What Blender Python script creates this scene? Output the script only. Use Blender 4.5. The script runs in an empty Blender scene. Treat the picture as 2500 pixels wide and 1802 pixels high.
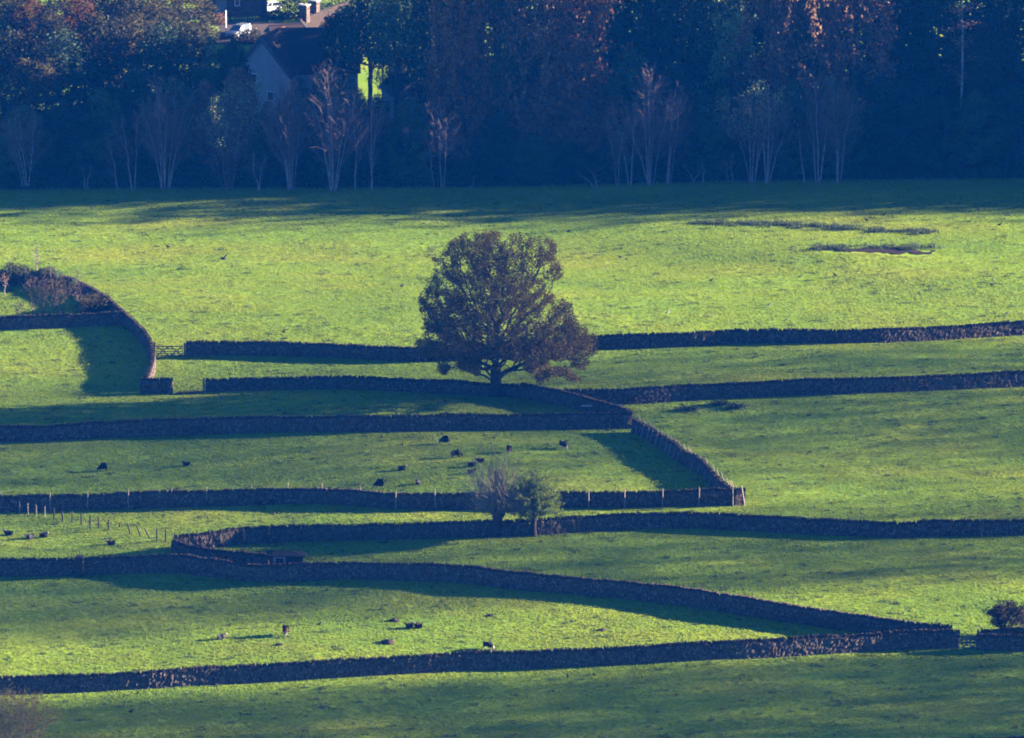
import bpy, bmesh, math, random
import numpy as np
from mathutils import Vector, Matrix

S = bpy.context.scene
COL = S.collection
R = math.radians

# ------------------------------------------------------------------ camera, sky, sun, exposure
CAM_H, PITCH, F = 204.0, R(15.0), 15884.0          # photograph is 2500 px wide
cam = bpy.data.cameras.new('camera')
camo = bpy.data.objects.new('camera', cam)
COL.objects.link(camo)
camo.location = (0, 0, CAM_H)
camo.rotation_euler = (math.pi / 2 - PITCH, 0, 0)
cam.sensor_width = 36.0
cam.lens = 36.0 * F / 2500.0
cam.clip_start = 1.0
cam.clip_end = 20000.0
S.camera = camo

SUN_EL, SUN_AZ = R(12.5), R(11.5)                   # azimuth measured from +X towards +Y
SUNV = Vector((math.cos(SUN_EL) * math.cos(SUN_AZ), math.cos(SUN_EL) * math.sin(SUN_AZ), math.sin(SUN_EL)))
world = bpy.data.worlds.new('World')
S.world = world
world.use_nodes = True
wn = world.node_tree.nodes
sky = wn.new('ShaderNodeTexSky')
sky.sky_type = 'NISHITA'
sky.sun_disc = False
sky.sun_elevation = SUN_EL
sky.sun_rotation = math.pi / 2 - SUN_AZ
sky.air_density = 0.5
sky.dust_density = 0.0
sky.ozone_density = 6.0
world.node_tree.links.new(sky.outputs[0], wn['Background'].inputs[0])
wn['Background'].inputs[1].default_value = 0.05
sun = bpy.data.lights.new('sun', 'SUN')
sun.energy = 5.0
sun.angle = R(0.53)
sun.color = (1.0, 0.86, 0.66)
suno = bpy.data.objects.new('sun', sun)
COL.objects.link(suno)
suno.rotation_euler = SUNV.to_track_quat('Z', 'Y').to_euler()
suno.location = (300, 900, 300)
S.view_settings.view_transform = 'Standard'
S.view_settings.look = 'None'
S.view_settings.exposure = 4.0
S.view_settings.gamma = 1.0
S.cycles.use_denoising = True
S.cycles.pixel_filter_type = 'BLACKMAN_HARRIS'
S.cycles.filter_width = 1.9                         # soft long lens
S.cycles.volume_bounces = 0
S.cycles.max_bounces = 6
S.cycles.transparent_max_bounces = 4

# haze: one closed box of even blue air round the camera and the whole scene
HAZE_DENSITY = 0.000034
HAZE_COLOR = (0.004, 0.15, 0.72)

# ------------------------------------------------------------------ helpers
def hsh(i, j, s):
    n = (i.astype(np.int64) * 374761393 + j.astype(np.int64) * 668265263 + s * 974634777) & 0x7fffffff
    n = ((n ^ (n >> 13)) * 1274126177) & 0x7fffffff
    return ((n ^ (n >> 16)) & 0xffff) / 65535.0

def vnoise(x, y, s=0):
    x = np.asarray(x, float); y = np.asarray(y, float)
    i = np.floor(x); j = np.floor(y)
    u = x - i; v = y - j
    u = u * u * (3 - 2 * u); v = v * v * (3 - 2 * v)
    a = hsh(i, j, s); b = hsh(i + 1, j, s); c = hsh(i, j + 1, s); d = hsh(i + 1, j + 1, s)
    return (a * (1 - u) + b * u) * (1 - v) + (c * (1 - u) + d * u) * v - 0.5

def sst(a, b, x):
    t = np.clip((np.asarray(x, float) - a) / (b - a), 0, 1)
    return t * t * (3 - 2 * t)

def hm(x, y):
    """broad terrain"""
    x = np.asarray(x, float); y = np.asarray(y, float)
    h = 1.5 * vnoise(x / 46 + 3.1, y / 30 + 1.7, 1) + 0.7 * vnoise(x / 21, y / 12, 2)
    h = h * sst(1500, 900, np.abs(x) + 0 * y)
    h = h + 34 * sst(95, 245, x) * sst(1500, 300, x) * sst(560, 600, y) * sst(990, 870, y)   # wooded rise beyond the right of the picture
    h = h + 230 * sst(1150, 2600, y)
    return h

def hmic(x, y):
    return 0.035 * vnoise(x / 1.9, y / 2.3, 5) + 0.012 * vnoise(x / 0.75, y / 0.9, 6) + 0.10 * vnoise(x / 7, y / 5, 7)

def gh(x, y):
    return hm(x, y) + hmic(x, y)

CP, SP = math.cos(PITCH), math.sin(PITCH)
def at(sx, sy):
    """the ground point seen at photograph pixel (sx, sy)"""
    u = (sx - 1250.0) / F; v = (901.0 - sy) / F
    d = np.array([u, CP + v * SP, -SP + v * CP])
    z = 0.0
    for _ in range(14):
        t = (z - CAM_H) / d[2]
        x, y = d[0] * t, d[1] * t
        z = 0.5 * z + 0.5 * float(gh(x, y))
    return Vector((x, y, float(gh(x, y))))

def atY(sx, y):
    x = (sx - 1250.0) / F * math.hypot(y, CAM_H)
    return Vector((x, y, float(gh(x, y))))

def z_at(row, y):
    """height seen at this row at distance y"""
    return CAM_H - y * math.tan(PITCH + math.atan((row - 901.0) / F))

def ppm(p):
    """photograph pixels per metre at point p"""
    return F / math.sqrt(p.x ** 2 + p.y ** 2 + (p.z - CAM_H) ** 2)

class MB:
    """collects vertices and faces for ONE mesh"""
    def __init__(self):
        self.v = []; self.q = []; self.t = []; self.n = 0
    def add(self, V, Q=None, T=None):
        V = np.asarray(V, float).reshape(-1, 3)
        if Q is not None and len(Q): self.q.append(np.asarray(Q, np.int64) + self.n)
        if T is not None and len(T): self.t.append(np.asarray(T, np.int64) + self.n)
        self.v.append(V); self.n += len(V)
        return self
    def box(self, c, s, rz=0.0, rx=0.0, ry=0.0, taper=1.0):
        x, y, z = s[0] / 2, s[1] / 2, s[2] / 2
        V = np.array([[-x, -y, -z], [x, -y, -z], [x, y, -z], [-x, y, -z], [-x * taper, -y * taper, z], [x * taper, -y * taper, z], [x * taper, y * taper, z], [-x * taper, y * taper, z]])
        M = np.array((Matrix.Rotation(rz, 3, 'Z') @ Matrix.Rotation(ry, 3, 'Y') @ Matrix.Rotation(rx, 3, 'X')))
        return self.add(V @ M.T + np.array(c), [[0, 3, 2, 1], [4, 5, 6, 7], [0, 1, 5, 4], [1, 2, 6, 5], [2, 3, 7, 6], [3, 0, 4, 7]])
    def bar(self, a, b, w, h=None):
        a = np.array(a, float); b = np.array(b, float); h = h or w
        d = b - a; L = np.linalg.norm(d); d /= L
        up = np.array([0, 0, 1.0]) if abs(d[2]) < 0.9 else np.array([0, 1.0, 0])
        s = np.cross(d, up); s /= np.linalg.norm(s); u = np.cross(s, d)
        V = [p + i * s * w / 2 + j * u * h / 2 for p in (a, b) for i, j in ((-1, -1), (1, -1), (1, 1), (-1, 1))]
        return self.add(V, [[0, 3, 2, 1], [4, 5, 6, 7], [0, 1, 5, 4], [1, 2, 6, 5], [2, 3, 7, 6], [3, 0, 4, 7]])
    def tubes(self, P0, P1, r0, r1, sides=5):
        P0 = np.asarray(P0, float).reshape(-1, 3); P1 = np.asarray(P1, float).reshape(-1, 3)
        n = len(P0)
        if n == 0: return self
        r0 = np.broadcast_to(np.asarray(r0, float), (n,)); r1 = np.broadcast_to(np.asarray(r1, float), (n,))
        d = P1 - P0; d = d / np.maximum(np.linalg.norm(d, axis=1), 1e-9)[:, None]
        ref = np.where(np.abs(d[:, 2:3]) < 0.9, np.array([[0, 0, 1.0]]), np.array([[1.0, 0, 0]]))
        s = np.cross(d, ref); s /= np.linalg.norm(s, axis=1)[:, None]; u = np.cross(s, d)
        a = np.arange(sides) * 2 * math.pi / sides
        ring = s[:, None, :] * np.cos(a)[None, :, None] + u[:, None, :] * np.sin(a)[None, :, None]
        V = np.concatenate([P0[:, None, :] + ring * r0[:, None, None], P1[:, None, :] + ring * r1[:, None, None]], 1)
        k = np.arange(sides); k2 = (k + 1) % sides
        q = np.stack([k, k2, k2 + sides, k + sides], 1)
        Q = (q[None] + (np.arange(n) * 2 * sides)[:, None, None]).reshape(-1, 4)
        return self.add(V.reshape(-1, 3), Q)
    def path(self, P, r, sides=6):
        """one continuous tapered tube along points P"""
        P = np.asarray(P, float); n = len(P); r = np.broadcast_to(np.asarray(r, float), (n,))
        d = np.gradient(P, axis=0); d /= np.maximum(np.linalg.norm(d, axis=1), 1e-9)[:, None]
        s = np.cross(d, [0.13, 0.05, 1.0] if abs(d[0][2]) < 0.9 else [1.0, 0.1, 0]); s /= np.linalg.norm(s, axis=1)[:, None]; u = np.cross(s, d)
        a = np.arange(sides) * 2 * math.pi / sides
        V = P[:, None] + (s[:, None] * np.cos(a)[None, :, None] + u[:, None] * np.sin(a)[None, :, None]) * r[:, None, None]
        k = np.arange(sides); k2 = (k + 1) % sides
        q = np.stack([k, k2, k2 + sides, k + sides], 1)
        Q = (q[None] + (np.arange(n - 1) * sides)[:, None, None]).reshape(-1, 4)
        self.add(V.reshape(-1, 3), Q)
        b = self.n - n * sides
        self.t.append(np.array([[b + (n - 1) * sides, b + (n - 1) * sides + i, b + (n - 1) * sides + i + 1] for i in range(1, sides - 1)]))
        return self
    def leaves(self, C, size, rng, flat=0.0, aspect=0.6, droop=0.0):
        """small leaf-shaped quads at centres C"""
        C = np.asarray(C, float).reshape(-1, 3); n = len(C)
        if n == 0: return self
        a = rng.normal(size=(n, 3)); a[:, 2] = a[:, 2] * (1 - flat) - droop; a /= np.linalg.norm(a, axis=1)[:, None]
        b = rng.normal(size=(n, 3)); b -= (b * a).sum(1)[:, None] * a; b /= np.linalg.norm(b, axis=1)[:, None]
        s = np.asarray(size) * rng.uniform(0.6, 1.35, n)
        a = a * (s / 2)[:, None]; b = b * (s / 2 * aspect)[:, None]
        V = np.stack([C - a, C - 0.1 * a + b, C + a, C - 0.1 * a - b], 1).reshape(-1, 3)
        return self.add(V, np.arange(4 * n).reshape(-1, 4))
    def mesh(self, name, smooth=False):
        me = bpy.data.meshes.new(name)
        V = np.concatenate(self.v) if self.v else np.zeros((0, 3))
        Q = np.concatenate(self.q) if self.q else np.zeros((0, 4), np.int64)
        T = np.concatenate(self.t) if self.t else np.zeros((0, 3), np.int64)
        me.vertices.add(len(V)); me.vertices.foreach_set('co', V.astype(np.float32).ravel())
        nl = len(Q) * 4 + len(T) * 3
        me.loops.add(nl); me.loops.foreach_set('vertex_index', np.concatenate([Q.ravel(), T.ravel()]).astype(np.int32))
        me.polygons.add(len(Q) + len(T))
        ls = np.concatenate([np.arange(len(Q)) * 4, len(Q) * 4 + np.arange(len(T)) * 3]).astype(np.int32)
        me.polygons.foreach_set('loop_start', ls)
        try:
            me.polygons.foreach_set('loop_total', np.concatenate([np.full(len(Q), 4), np.full(len(T), 3)]).astype(np.int32))
        except Exception:
            pass
        me.polygons.foreach_set('use_smooth', np.full(len(Q) + len(T), smooth))
        me.update(calc_edges=True)
        return me
    def build(self, name, mat, parent=None, smooth=False, loc=None):
        me = self.mesh(name, smooth)
        if mat: me.materials.append(mat)
        return link(name, me, parent, loc)

def build2(name, a, ma, b, mb_, parent=None):
    """one mesh from two collectors, each with its own material"""
    m = MB()
    for c in (a, b):
        for q in c.q: m.q.append(q + m.n)
        m.v += c.v; m.n += c.n
        m.t += [t + m.n - c.n for t in c.t]
    nqa, nta = sum(len(q) for q in a.q), sum(len(q) for q in a.t); nqb, ntb = sum(len(q) for q in b.q), sum(len(q) for q in b.t)
    me = m.mesh(name); me.materials.append(ma); me.materials.append(mb_)
    me.polygons.foreach_set('material_index', np.concatenate([np.zeros(nqa), np.ones(nqb), np.zeros(nta), np.ones(ntb)]).astype(np.int32))
    return link(name, me, parent)

def link(name, me, parent=None, loc=None):
    o = bpy.data.objects.new(name, me)
    COL.objects.link(o)
    if parent is not None: o.parent = parent
    if loc is not None: o.location = loc
    return o

def tag(o, label=None, cat=None, group=None, kind=None):
    if label: o['label'] = label
    if cat: o['category'] = cat
    if group: o['group'] = group
    if kind: o['kind'] = kind
    return o

def thing(name, label, cat, loc=(0, 0, 0), rz=0.0, group=None):
    o = bpy.data.objects.new(name, None)
    COL.objects.link(o)
    o.location = loc; o.rotation_euler = (0, 0, rz)
    o.empty_display_size = 0.3
    return tag(o, label, cat, group)

def copy_tree(o, parent=None):
    c = o.copy(); COL.objects.link(c)
    if parent is not None: c.parent = parent
    for ch in list(o.children): copy_tree(ch, c)
    return c

# ------------------------------------------------------------------ materials
def nodes_of(name):
    m = bpy.data.materials.new(name); m.use_nodes = True
    nt = m.node_tree
    return m, nt, nt.nodes['Principled BSDF']

def ramp(nt, fac, stops):
    r = nt.nodes.new('ShaderNodeValToRGB')
    els = r.color_ramp.elements
    while len(els) < len(stops): els.new(0.5)
    for e, (p, c) in zip(els, stops):
        e.position = p; e.color = (*c, 1)
    nt.links.new(fac, r.inputs[0])
    return r.outputs[0]

def noise(nt, vec, scale, detail=3.0, rough=0.6):
    n = nt.nodes.new('ShaderNodeTexNoise')
    n.inputs['Scale'].default_value = scale; n.inputs['Detail'].default_value = detail; n.inputs['Roughness'].default_value = rough
    if vec is not None: nt.links.new(vec, n.inputs['Vector'])
    return n.outputs['Fac']

def mixc(nt, fac, a, b, mode='MIX'):
    m = nt.nodes.new('ShaderNodeMix'); m.data_type = 'RGBA'; m.blend_type = mode
    for sock, v in ((m.inputs[0], fac), (m.inputs[6], a), (m.inputs[7], b)):
        if isinstance(v, (int, float)): sock.default_value = v
        elif isinstance(v, tuple): sock.default_value = (*v, 1)
        else: nt.links.new(v, sock)
    return m.outputs[2]

def bump(nt, b, height, strength, dist=0.1):
    n = nt.nodes.new('ShaderNodeBump'); n.inputs['Strength'].default_value = strength; n.inputs['Distance'].default_value = dist
    nt.links.new(height, n.inputs['Height']); nt.links.new(n.outputs[0], b.inputs['Normal'])

def coords(nt, kind='Object'):
    return nt.nodes.new('ShaderNodeTexCoord').outputs[kind]

def geo(nt):
    return nt.nodes.new('ShaderNodeNewGeometry')

def simple(name, c1, c2=None, scale=6.0, rough=0.8, metal=0.0, bmp=0.0):
    m, nt, b = nodes_of(name)
    c2 = c2 or tuple(x * 0.7 for x in c1)
    f = noise(nt, coords(nt), scale, 4)
    nt.links.new(ramp(nt, f, [(0.35, c1), (0.65, c2)]), b.inputs['Base Color'])
    b.inputs['Roughness'].default_value = rough; b.inputs['Metallic'].default_value = metal
    b.inputs['Specular IOR Level'].default_value = 0.5 if rough < 0.6 else 0.05
    if bmp: bump(nt, b, f, bmp)
    return m

def foliage(name, cols, trans=0.35, clump=0.35):
    m, nt, b = nodes_of(name)
    g = geo(nt)
    c = ramp(nt, g.outputs['Random Per Island'], [(i / max(1, len(cols) - 1), x) for i, x in enumerate(cols)])
    f = noise(nt, g.outputs['Position'], 0.5, 2)
    c = mixc(nt, ramp(nt, f, [(0.38, (0, 0, 0)), (0.62, (clump,) * 3)]), c, cols[0])
    nt.links.new(c, b.inputs['Base Color'])
    b.inputs['Roughness'].default_value = 0.7
    b.inputs['Specular IOR Level'].default_value = 0.05
    tr = nt.nodes.new('ShaderNodeBsdfTranslucent'); nt.links.new(c, tr.inputs['Color'])
    ms = nt.nodes.new('ShaderNodeMixShader'); ms.inputs[0].default_value = trans
    nt.links.new(b.outputs[0], ms.inputs[1]); nt.links.new(tr.outputs[0], ms.inputs[2])
    nt.links.new(ms.outputs[0], nt.nodes['Material Output'].inputs['Surface'])
    return m

def grass_material(name, blades):
    m, nt, b = nodes_of(name)
    g = geo(nt)
    mp = nt.nodes.new('ShaderNodeMapping'); mp.inputs['Scale'].default_value = (0.035, 0.075, 0.05)
    nt.links.new(g.outputs['Position'], mp.inputs['Vector'])
    big = noise(nt, mp.outputs[0], 1.0, 4, 0.6)
    c = ramp(nt, big, [(0.30, (0.058, 0.112, 0.013)), (0.50, (0.098, 0.146, 0.014)), (0.70, (0.148, 0.162, 0.018))])
    mf = nt.nodes.new('ShaderNodeMapping'); mf.inputs['Scale'].default_value = (0.45, 0.75, 0.5)
    nt.links.new(g.outputs['Position'], mf.inputs['Vector'])
    fine = noise(nt, mf.outputs[0], 1.0, 6, 0.75)
    c = mixc(nt, ramp(nt, fine, [(0.40, (0, 0, 0)), (0.70, (0.42,) * 3)]), c, (0.058, 0.102, 0.013))
    straw = noise(nt, g.outputs['Position'], 2.2, 3, 0.7)
    c = mixc(nt, ramp(nt, straw, [(0.55, (0, 0, 0)), (0.80, (0.28,) * 3)]), c, (0.20, 0.18, 0.05))
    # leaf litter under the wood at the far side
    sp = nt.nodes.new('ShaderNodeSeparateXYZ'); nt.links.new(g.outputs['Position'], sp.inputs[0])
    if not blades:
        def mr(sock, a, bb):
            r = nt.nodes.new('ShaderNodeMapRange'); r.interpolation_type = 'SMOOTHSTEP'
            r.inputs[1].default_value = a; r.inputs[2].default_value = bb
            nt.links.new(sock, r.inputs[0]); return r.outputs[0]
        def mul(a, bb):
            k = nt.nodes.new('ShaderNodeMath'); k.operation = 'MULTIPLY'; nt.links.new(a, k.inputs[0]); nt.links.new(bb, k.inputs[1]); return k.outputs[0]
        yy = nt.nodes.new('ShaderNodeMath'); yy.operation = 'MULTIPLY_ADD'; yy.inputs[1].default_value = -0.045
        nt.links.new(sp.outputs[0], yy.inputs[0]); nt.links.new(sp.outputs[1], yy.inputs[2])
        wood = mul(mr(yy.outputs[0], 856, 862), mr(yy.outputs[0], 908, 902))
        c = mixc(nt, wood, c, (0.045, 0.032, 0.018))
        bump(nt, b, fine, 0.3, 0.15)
    nt.links.new(c, b.inputs['Base Color'])
    b.inputs['Roughness'].default_value = 0.8
    b.inputs['Specular IOR Level'].default_value = 0.0
    if blades:
        tr = nt.nodes.new('ShaderNodeBsdfTranslucent')
        nt.links.new(mixc(nt, 0.6, c, (0.208, 0.244, 0.028)), tr.inputs['Color'])
        ms = nt.nodes.new('ShaderNodeMixShader'); ms.inputs[0].default_value = 0.5
        nt.links.new(b.outputs[0], ms.inputs[1]); nt.links.new(tr.outputs[0], ms.inputs[2])
        nt.links.new(ms.outputs[0], nt.nodes['Material Output'].inputs['Surface'])
    return m

def stone_material(name, cols, scale=4.0, moss=0.35):
    m, nt, b = nodes_of(name)
    p = geo(nt).outputs['Position']
    mp = nt.nodes.new('ShaderNodeMapping'); mp.inputs['Scale'].default_value = (1.35, 1.35, 1.0)
    nt.links.new(p, mp.inputs['Vector'])
    vo = nt.nodes.new('ShaderNodeTexVoronoi'); vo.inputs['Scale'].default_value = scale
    nt.links.new(mp.outputs[0], vo.inputs['Vector'])
    ve = nt.nodes.new('ShaderNodeTexVoronoi'); ve.feature = 'DISTANCE_TO_EDGE'; ve.inputs['Scale'].default_value = scale
    nt.links.new(mp.outputs[0], ve.inputs['Vector'])
    bw = nt.nodes.new('ShaderNodeSeparateColor'); nt.links.new(vo.outputs['Color'], bw.inputs[0])
    c = ramp(nt, bw.outputs[0], [(i / (len(cols) - 1), x) for i, x in enumerate(cols)])
    f = noise(nt, p, 0.35, 4)
    c = mixc(nt, ramp(nt, f, [(0.45, (0, 0, 0)), (0.7, (moss,) * 3)]), c, (0.07, 0.075, 0.03))
    edge = ramp(nt, ve.outputs['Distance'], [(0.0, (0, 0, 0)), (0.10, (1, 1, 1))])
    c = mixc(nt, edge, (0.02, 0.018, 0.016), c)
    nt.links.new(c, b.inputs['Base Color'])
    b.inputs['Roughness'].default_value = 0.95
    b.inputs['Specular IOR Level'].default_value = 0.05
    bump(nt, b, edge, 1.0, 0.10)
    return m

M = {
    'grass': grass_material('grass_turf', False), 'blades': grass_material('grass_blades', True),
    'stone': stone_material('dry_stone', [(0.02557, 0.0186, 0.01646), (0.0558, 0.03875, 0.03129), (0.093, 0.06587, 0.0494), (0.0465, 0.03294, 0.028), (0.138, 0.104, 0.08245)]),
    'cope': simple('coping_stone', (0.03478, 0.0252, 0.02041), (0.01739, 0.0126, 0.01066), 1.4, 0.9),
    'bark': simple('bark', (0.042, 0.03, 0.024), (0.018, 0.0138, 0.012), 3.0, 0.9, bmp=0.6),
    'palebark': simple('pale_bark', (0.213, 0.1633, 0.142), (0.1065, 0.0781, 0.07101), 2.0, 0.85),
    'birch': simple('birch_bark', (0.217, 0.203, 0.189), (0.042, 0.035, 0.0315), 2.6, 0.8),
    'twig': simple('twig', (0.09936, 0.06831, 0.05589), (0.05589, 0.03726, 0.03415), 2.0, 0.85),
    'willowtwig': simple('willow_twig', (0.162, 0.1227, 0.0744), (0.0945, 0.07106, 0.0496), 2.0, 0.8),
    'oakleaf': foliage('oak_leaf', [(0.03701, 0.0288, 0.00918), (0.0617, 0.04452, 0.01147), (0.08882, 0.05892, 0.01377), (0.04936, 0.04452, 0.009945)], 0.3),
    'willowleaf': foliage('willow_leaf', [(0.06325, 0.09426, 0.0132), (0.1084, 0.1414, 0.01649), (0.1535, 0.1698, 0.01979)], 0.4),
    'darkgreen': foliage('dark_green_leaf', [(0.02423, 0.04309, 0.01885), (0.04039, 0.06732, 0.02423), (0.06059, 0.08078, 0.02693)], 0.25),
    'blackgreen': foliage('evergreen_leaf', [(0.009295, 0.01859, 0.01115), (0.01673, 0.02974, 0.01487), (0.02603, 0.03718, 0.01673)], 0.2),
    'green': foliage('green_leaf', [(0.0936, 0.1521, 0.0468), (0.1521, 0.2106, 0.0585), (0.2106, 0.234, 0.0702)], 0.35),
    'olive': foliage('olive_leaf', [(0.01944, 0.01944, 0.00648), (0.03564, 0.02916, 0.009072), (0.05184, 0.03888, 0.01134)], 0.35),
    'rust': foliage('rust_leaf', [(0.08309, 0.03399, 0.01511), (0.1435, 0.06043, 0.02265), (0.1887, 0.09067, 0.03399)], 0.35),
    'rustdim': foliage('brown_leaf', [(0.08128, 0.04063, 0.02438), (0.1353, 0.07045, 0.03522), (0.1897, 0.1016, 0.0474)], 0.3),
    'orange': foliage('orange_leaf', [(0.0358, 0.01239, 0.003442), (0.05233, 0.02203, 0.004819), (0.05783, 0.03167, 0.008262)], 0.4),
    'palegreen': foliage('pale_green_leaf', [(0.065, 0.08, 0.035), (0.1, 0.11, 0.05), (0.13, 0.13, 0.065)], 0.35),
    'bushleaf': foliage('thorn_leaf', [(0.055, 0.03575, 0.01375), (0.088, 0.0605, 0.01925), (0.11, 0.088, 0.0275)], 0.4),
    'cornerleaf': foliage('corner_bush_leaf', [(0.1224, 0.07225, 0.018), (0.1944, 0.1275, 0.027), (0.216, 0.1615, 0.0405)], 0.45),
    'thorndark': foliage('dark_thorn_leaf', [(0.00768, 0.00864, 0.00432), (0.0144, 0.01248, 0.00576), (0.0336, 0.0216, 0.0096)], 0.3),
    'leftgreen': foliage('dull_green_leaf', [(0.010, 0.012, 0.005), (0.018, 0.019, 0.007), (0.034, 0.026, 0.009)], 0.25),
    'rush': foliage('rush_blade', [(0.02, 0.035, 0.014), (0.035, 0.05, 0.018), (0.06, 0.06, 0.022)], 0.2),
    'bracken': foliage('bracken', [(0.0252, 0.02688, 0.0126), (0.04536, 0.04032, 0.0189), (0.02268, 0.04032, 0.0126)], 0.3),
    'post': simple('weathered_post', (0.186, 0.1442, 0.1069), (0.1209, 0.093, 0.0744), 2.0, 0.85),
    'darkpost': simple('old_post', (0.042, 0.0336, 0.0273), (0.021, 0.0168, 0.0147), 2.0, 0.9),
    'gate': simple('gate_timber', (0.063, 0.0525, 0.0455), (0.035, 0.0294, 0.028), 3.0, 0.8),
    'rail': simple('pale_rail', (0.34, 0.29, 0.25), (0.24, 0.20, 0.18), 3.0, 0.8),
    'mud': simple('wet_mud', (0.01296, 0.007488, 0.006336), (0.0072, 0.004608, 0.00432), 1.2, 0.95, bmp=0.3),
    'gravel': simple('gravel_drive', (0.05265, 0.03847, 0.03139), (0.03847, 0.02835, 0.02329), 1.5, 0.9, bmp=0.2),
    'fleece_black': simple('black_fleece', (0.0063, 0.00525, 0.0049), (0.0112, 0.0091, 0.0077), 14, 0.95, bmp=0.6),
    'fleece_brown': simple('brown_fleece', (0.0272, 0.01224, 0.00816), (0.01632, 0.00816, 0.005984), 14, 0.95, bmp=0.6),
    'fleece_grey': simple('grey_fleece', (0.0432, 0.0378, 0.036), (0.0252, 0.0216, 0.02088), 14, 0.95, bmp=0.6),
    'whiteface': simple('white_face_wool', (0.1488, 0.1392, 0.1296), (0.108, 0.0984, 0.0912), 10, 0.9),
    'feather': simple('black_feather', (0.0048, 0.0048, 0.006), (0.008, 0.008, 0.0096), 8, 0.6),
    'gullwhite': simple('white_feather', (0.15, 0.148, 0.144), (0.11, 0.11, 0.11), 8, 0.7),
    'render': simple('white_render', (0.2069, 0.1921, 0.1777), (0.1655, 0.1529, 0.1407), 0.8, 0.9),
    'greyrender': simple('grey_render', (0.117, 0.1092, 0.1092), (0.0936, 0.0858, 0.0858), 0.8, 0.9),
    'brownstone': stone_material('brown_house_stone', [(0.056, 0.0385, 0.0315), (0.091, 0.063, 0.049), (0.07, 0.049, 0.042)], 2.2, 0.0),
    'slate': simple('roof_slate', (0.02805, 0.01802, 0.01589), (0.01815, 0.01155, 0.01028), 3.0, 0.7, bmp=0.3),
    'brownroof': simple('stone_slate_roof', (0.0234, 0.0153, 0.0108), (0.0162, 0.01035, 0.00765), 2.2, 0.8, bmp=0.3),
    'cap': simple('pale_flashing', (0.2604, 0.2436, 0.2268), (0.2016, 0.189, 0.1764), 2.0, 0.7),
    'glass': simple('window_glass', (0.02, 0.025, 0.03), (0.03, 0.035, 0.04), 1.0, 0.12),
    'paintwhite': simple('white_paint', (0.444, 0.444, 0.444), (0.396, 0.396, 0.396), 1.0, 0.5),
    'carsilver': simple('silver_car_paint', (0.09877, 0.1051, 0.1115), (0.08763, 0.09554, 0.102), 0.8, 0.28, 0.25),
    'carwhite': simple('white_car_paint', (0.4144, 0.42, 0.4312), (0.3696, 0.3808, 0.392), 0.8, 0.3),
    'rubber': simple('tyre_rubber', (0.02, 0.02, 0.02), (0.03, 0.03, 0.03), 5, 0.85),
    'alloy': simple('alloy_rim', (0.55, 0.52, 0.48), (0.40, 0.38, 0.36), 5, 0.35, 0.8),
    'lamp': simple('headlamp_glass', (0.75, 0.76, 0.78), (0.6, 0.6, 0.62), 5, 0.1),
    'blackplastic': simple('black_plastic', (0.02, 0.02, 0.022), (0.03, 0.03, 0.03), 5, 0.5),
    'shedwood': simple('creosoted_boards', (0.021, 0.0168, 0.015), (0.0132, 0.0108, 0.0102), 2.5, 0.85, bmp=0.3),
    'shedroof': simple('felt_roof', (0.007, 0.007, 0.0077), (0.0049, 0.0049, 0.0056), 2.5, 0.85),
    'shedframe': simple('grey_door_frame', (0.13, 0.12, 0.12), (0.09, 0.085, 0.085), 3.0, 0.8),
    'darkcloth': simple('dark_clothing', (0.02, 0.022, 0.03), (0.03, 0.03, 0.038), 6, 0.9),
    'skin': simple('skin', (0.45, 0.28, 0.21), (0.40, 0.24, 0.18), 6, 0.6),
    'hair': simple('dark_hair', (0.025, 0.018, 0.014), (0.035, 0.025, 0.02), 9, 0.7),
    'soil': simple('molehill_soil', (0.025, 0.0175, 0.0125), (0.0175, 0.013, 0.01), 6, 0.95),
    'rock': simple('pale_rock', (0.168, 0.16, 0.152), (0.12, 0.112, 0.108), 4, 0.9),
}

# ------------------------------------------------------------------ ground
def axis(parts):
    out = []
    for a, b, s in parts:
        n = max(1, int(round((b - a) / s)))
        out += list(np.linspace(a, b, n, endpoint=False))
    return np.array(out + [parts[-1][1]])

def grid_mesh(xs, ys, zf):
    X, Y = np.meshgrid(xs, ys)
    V = np.stack([X.ravel(), Y.ravel(), zf(X, Y).ravel()], 1)
    nx, ny = len(xs), len(ys)
    i = np.arange((nx - 1) * (ny - 1)); r = i // (nx - 1); c = i % (nx - 1)
    a = r * nx + c
    return V, np.stack([a, a + 1, a + nx + 1, a + nx], 1)

gx = axis([(-2600, -400, 110), (-400, -90, 12), (-90, 90, 0.36), (90, 330, 6), (330, 900, 40), (900, 2600, 130)])
gy = axis([(-300, 420, 30), (420, 590, 5), (590, 960, 0.45), (960, 1100, 5), (1100, 3200, 60)])
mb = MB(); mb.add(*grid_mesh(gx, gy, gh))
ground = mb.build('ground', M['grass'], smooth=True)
tag(ground, kind='structure')

def inside(px, py, pg):
    c = np.zeros(px.shape, bool); n = len(pg)
    for i in range(n):
        a, b = pg[i], pg[(i + 1) % n]
        c ^= ((a.y > py) != (b.y > py)) & (px < (b.x - a.x) * (py - a.y) / (b.y - a.y + 1e-9) + a.x)
    return c
def c6(x, y): return (1660 + x / 2.7, 420 + y / 2.7)
MUD = [at(*c6(*p)) for p in ((895, 512), (960, 502), (1080, 503), (1250, 507), (1400, 500), (1470, 489), (1510, 508), (1600, 520), (1695, 518), (1670, 535), (1560, 551), (1430, 541), (1200, 528), (1000, 526))]

# short grass standing on the fields: small fans of blades
def field_points(n, rng, y0=600, y1=868):
    y = y0 + (y1 - y0) * rng.random(n)
    w = 0.0795 * np.hypot(y, CAM_H) + 3
    x = rng.uniform(-1, 1, n) * w
    return x, y

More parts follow.
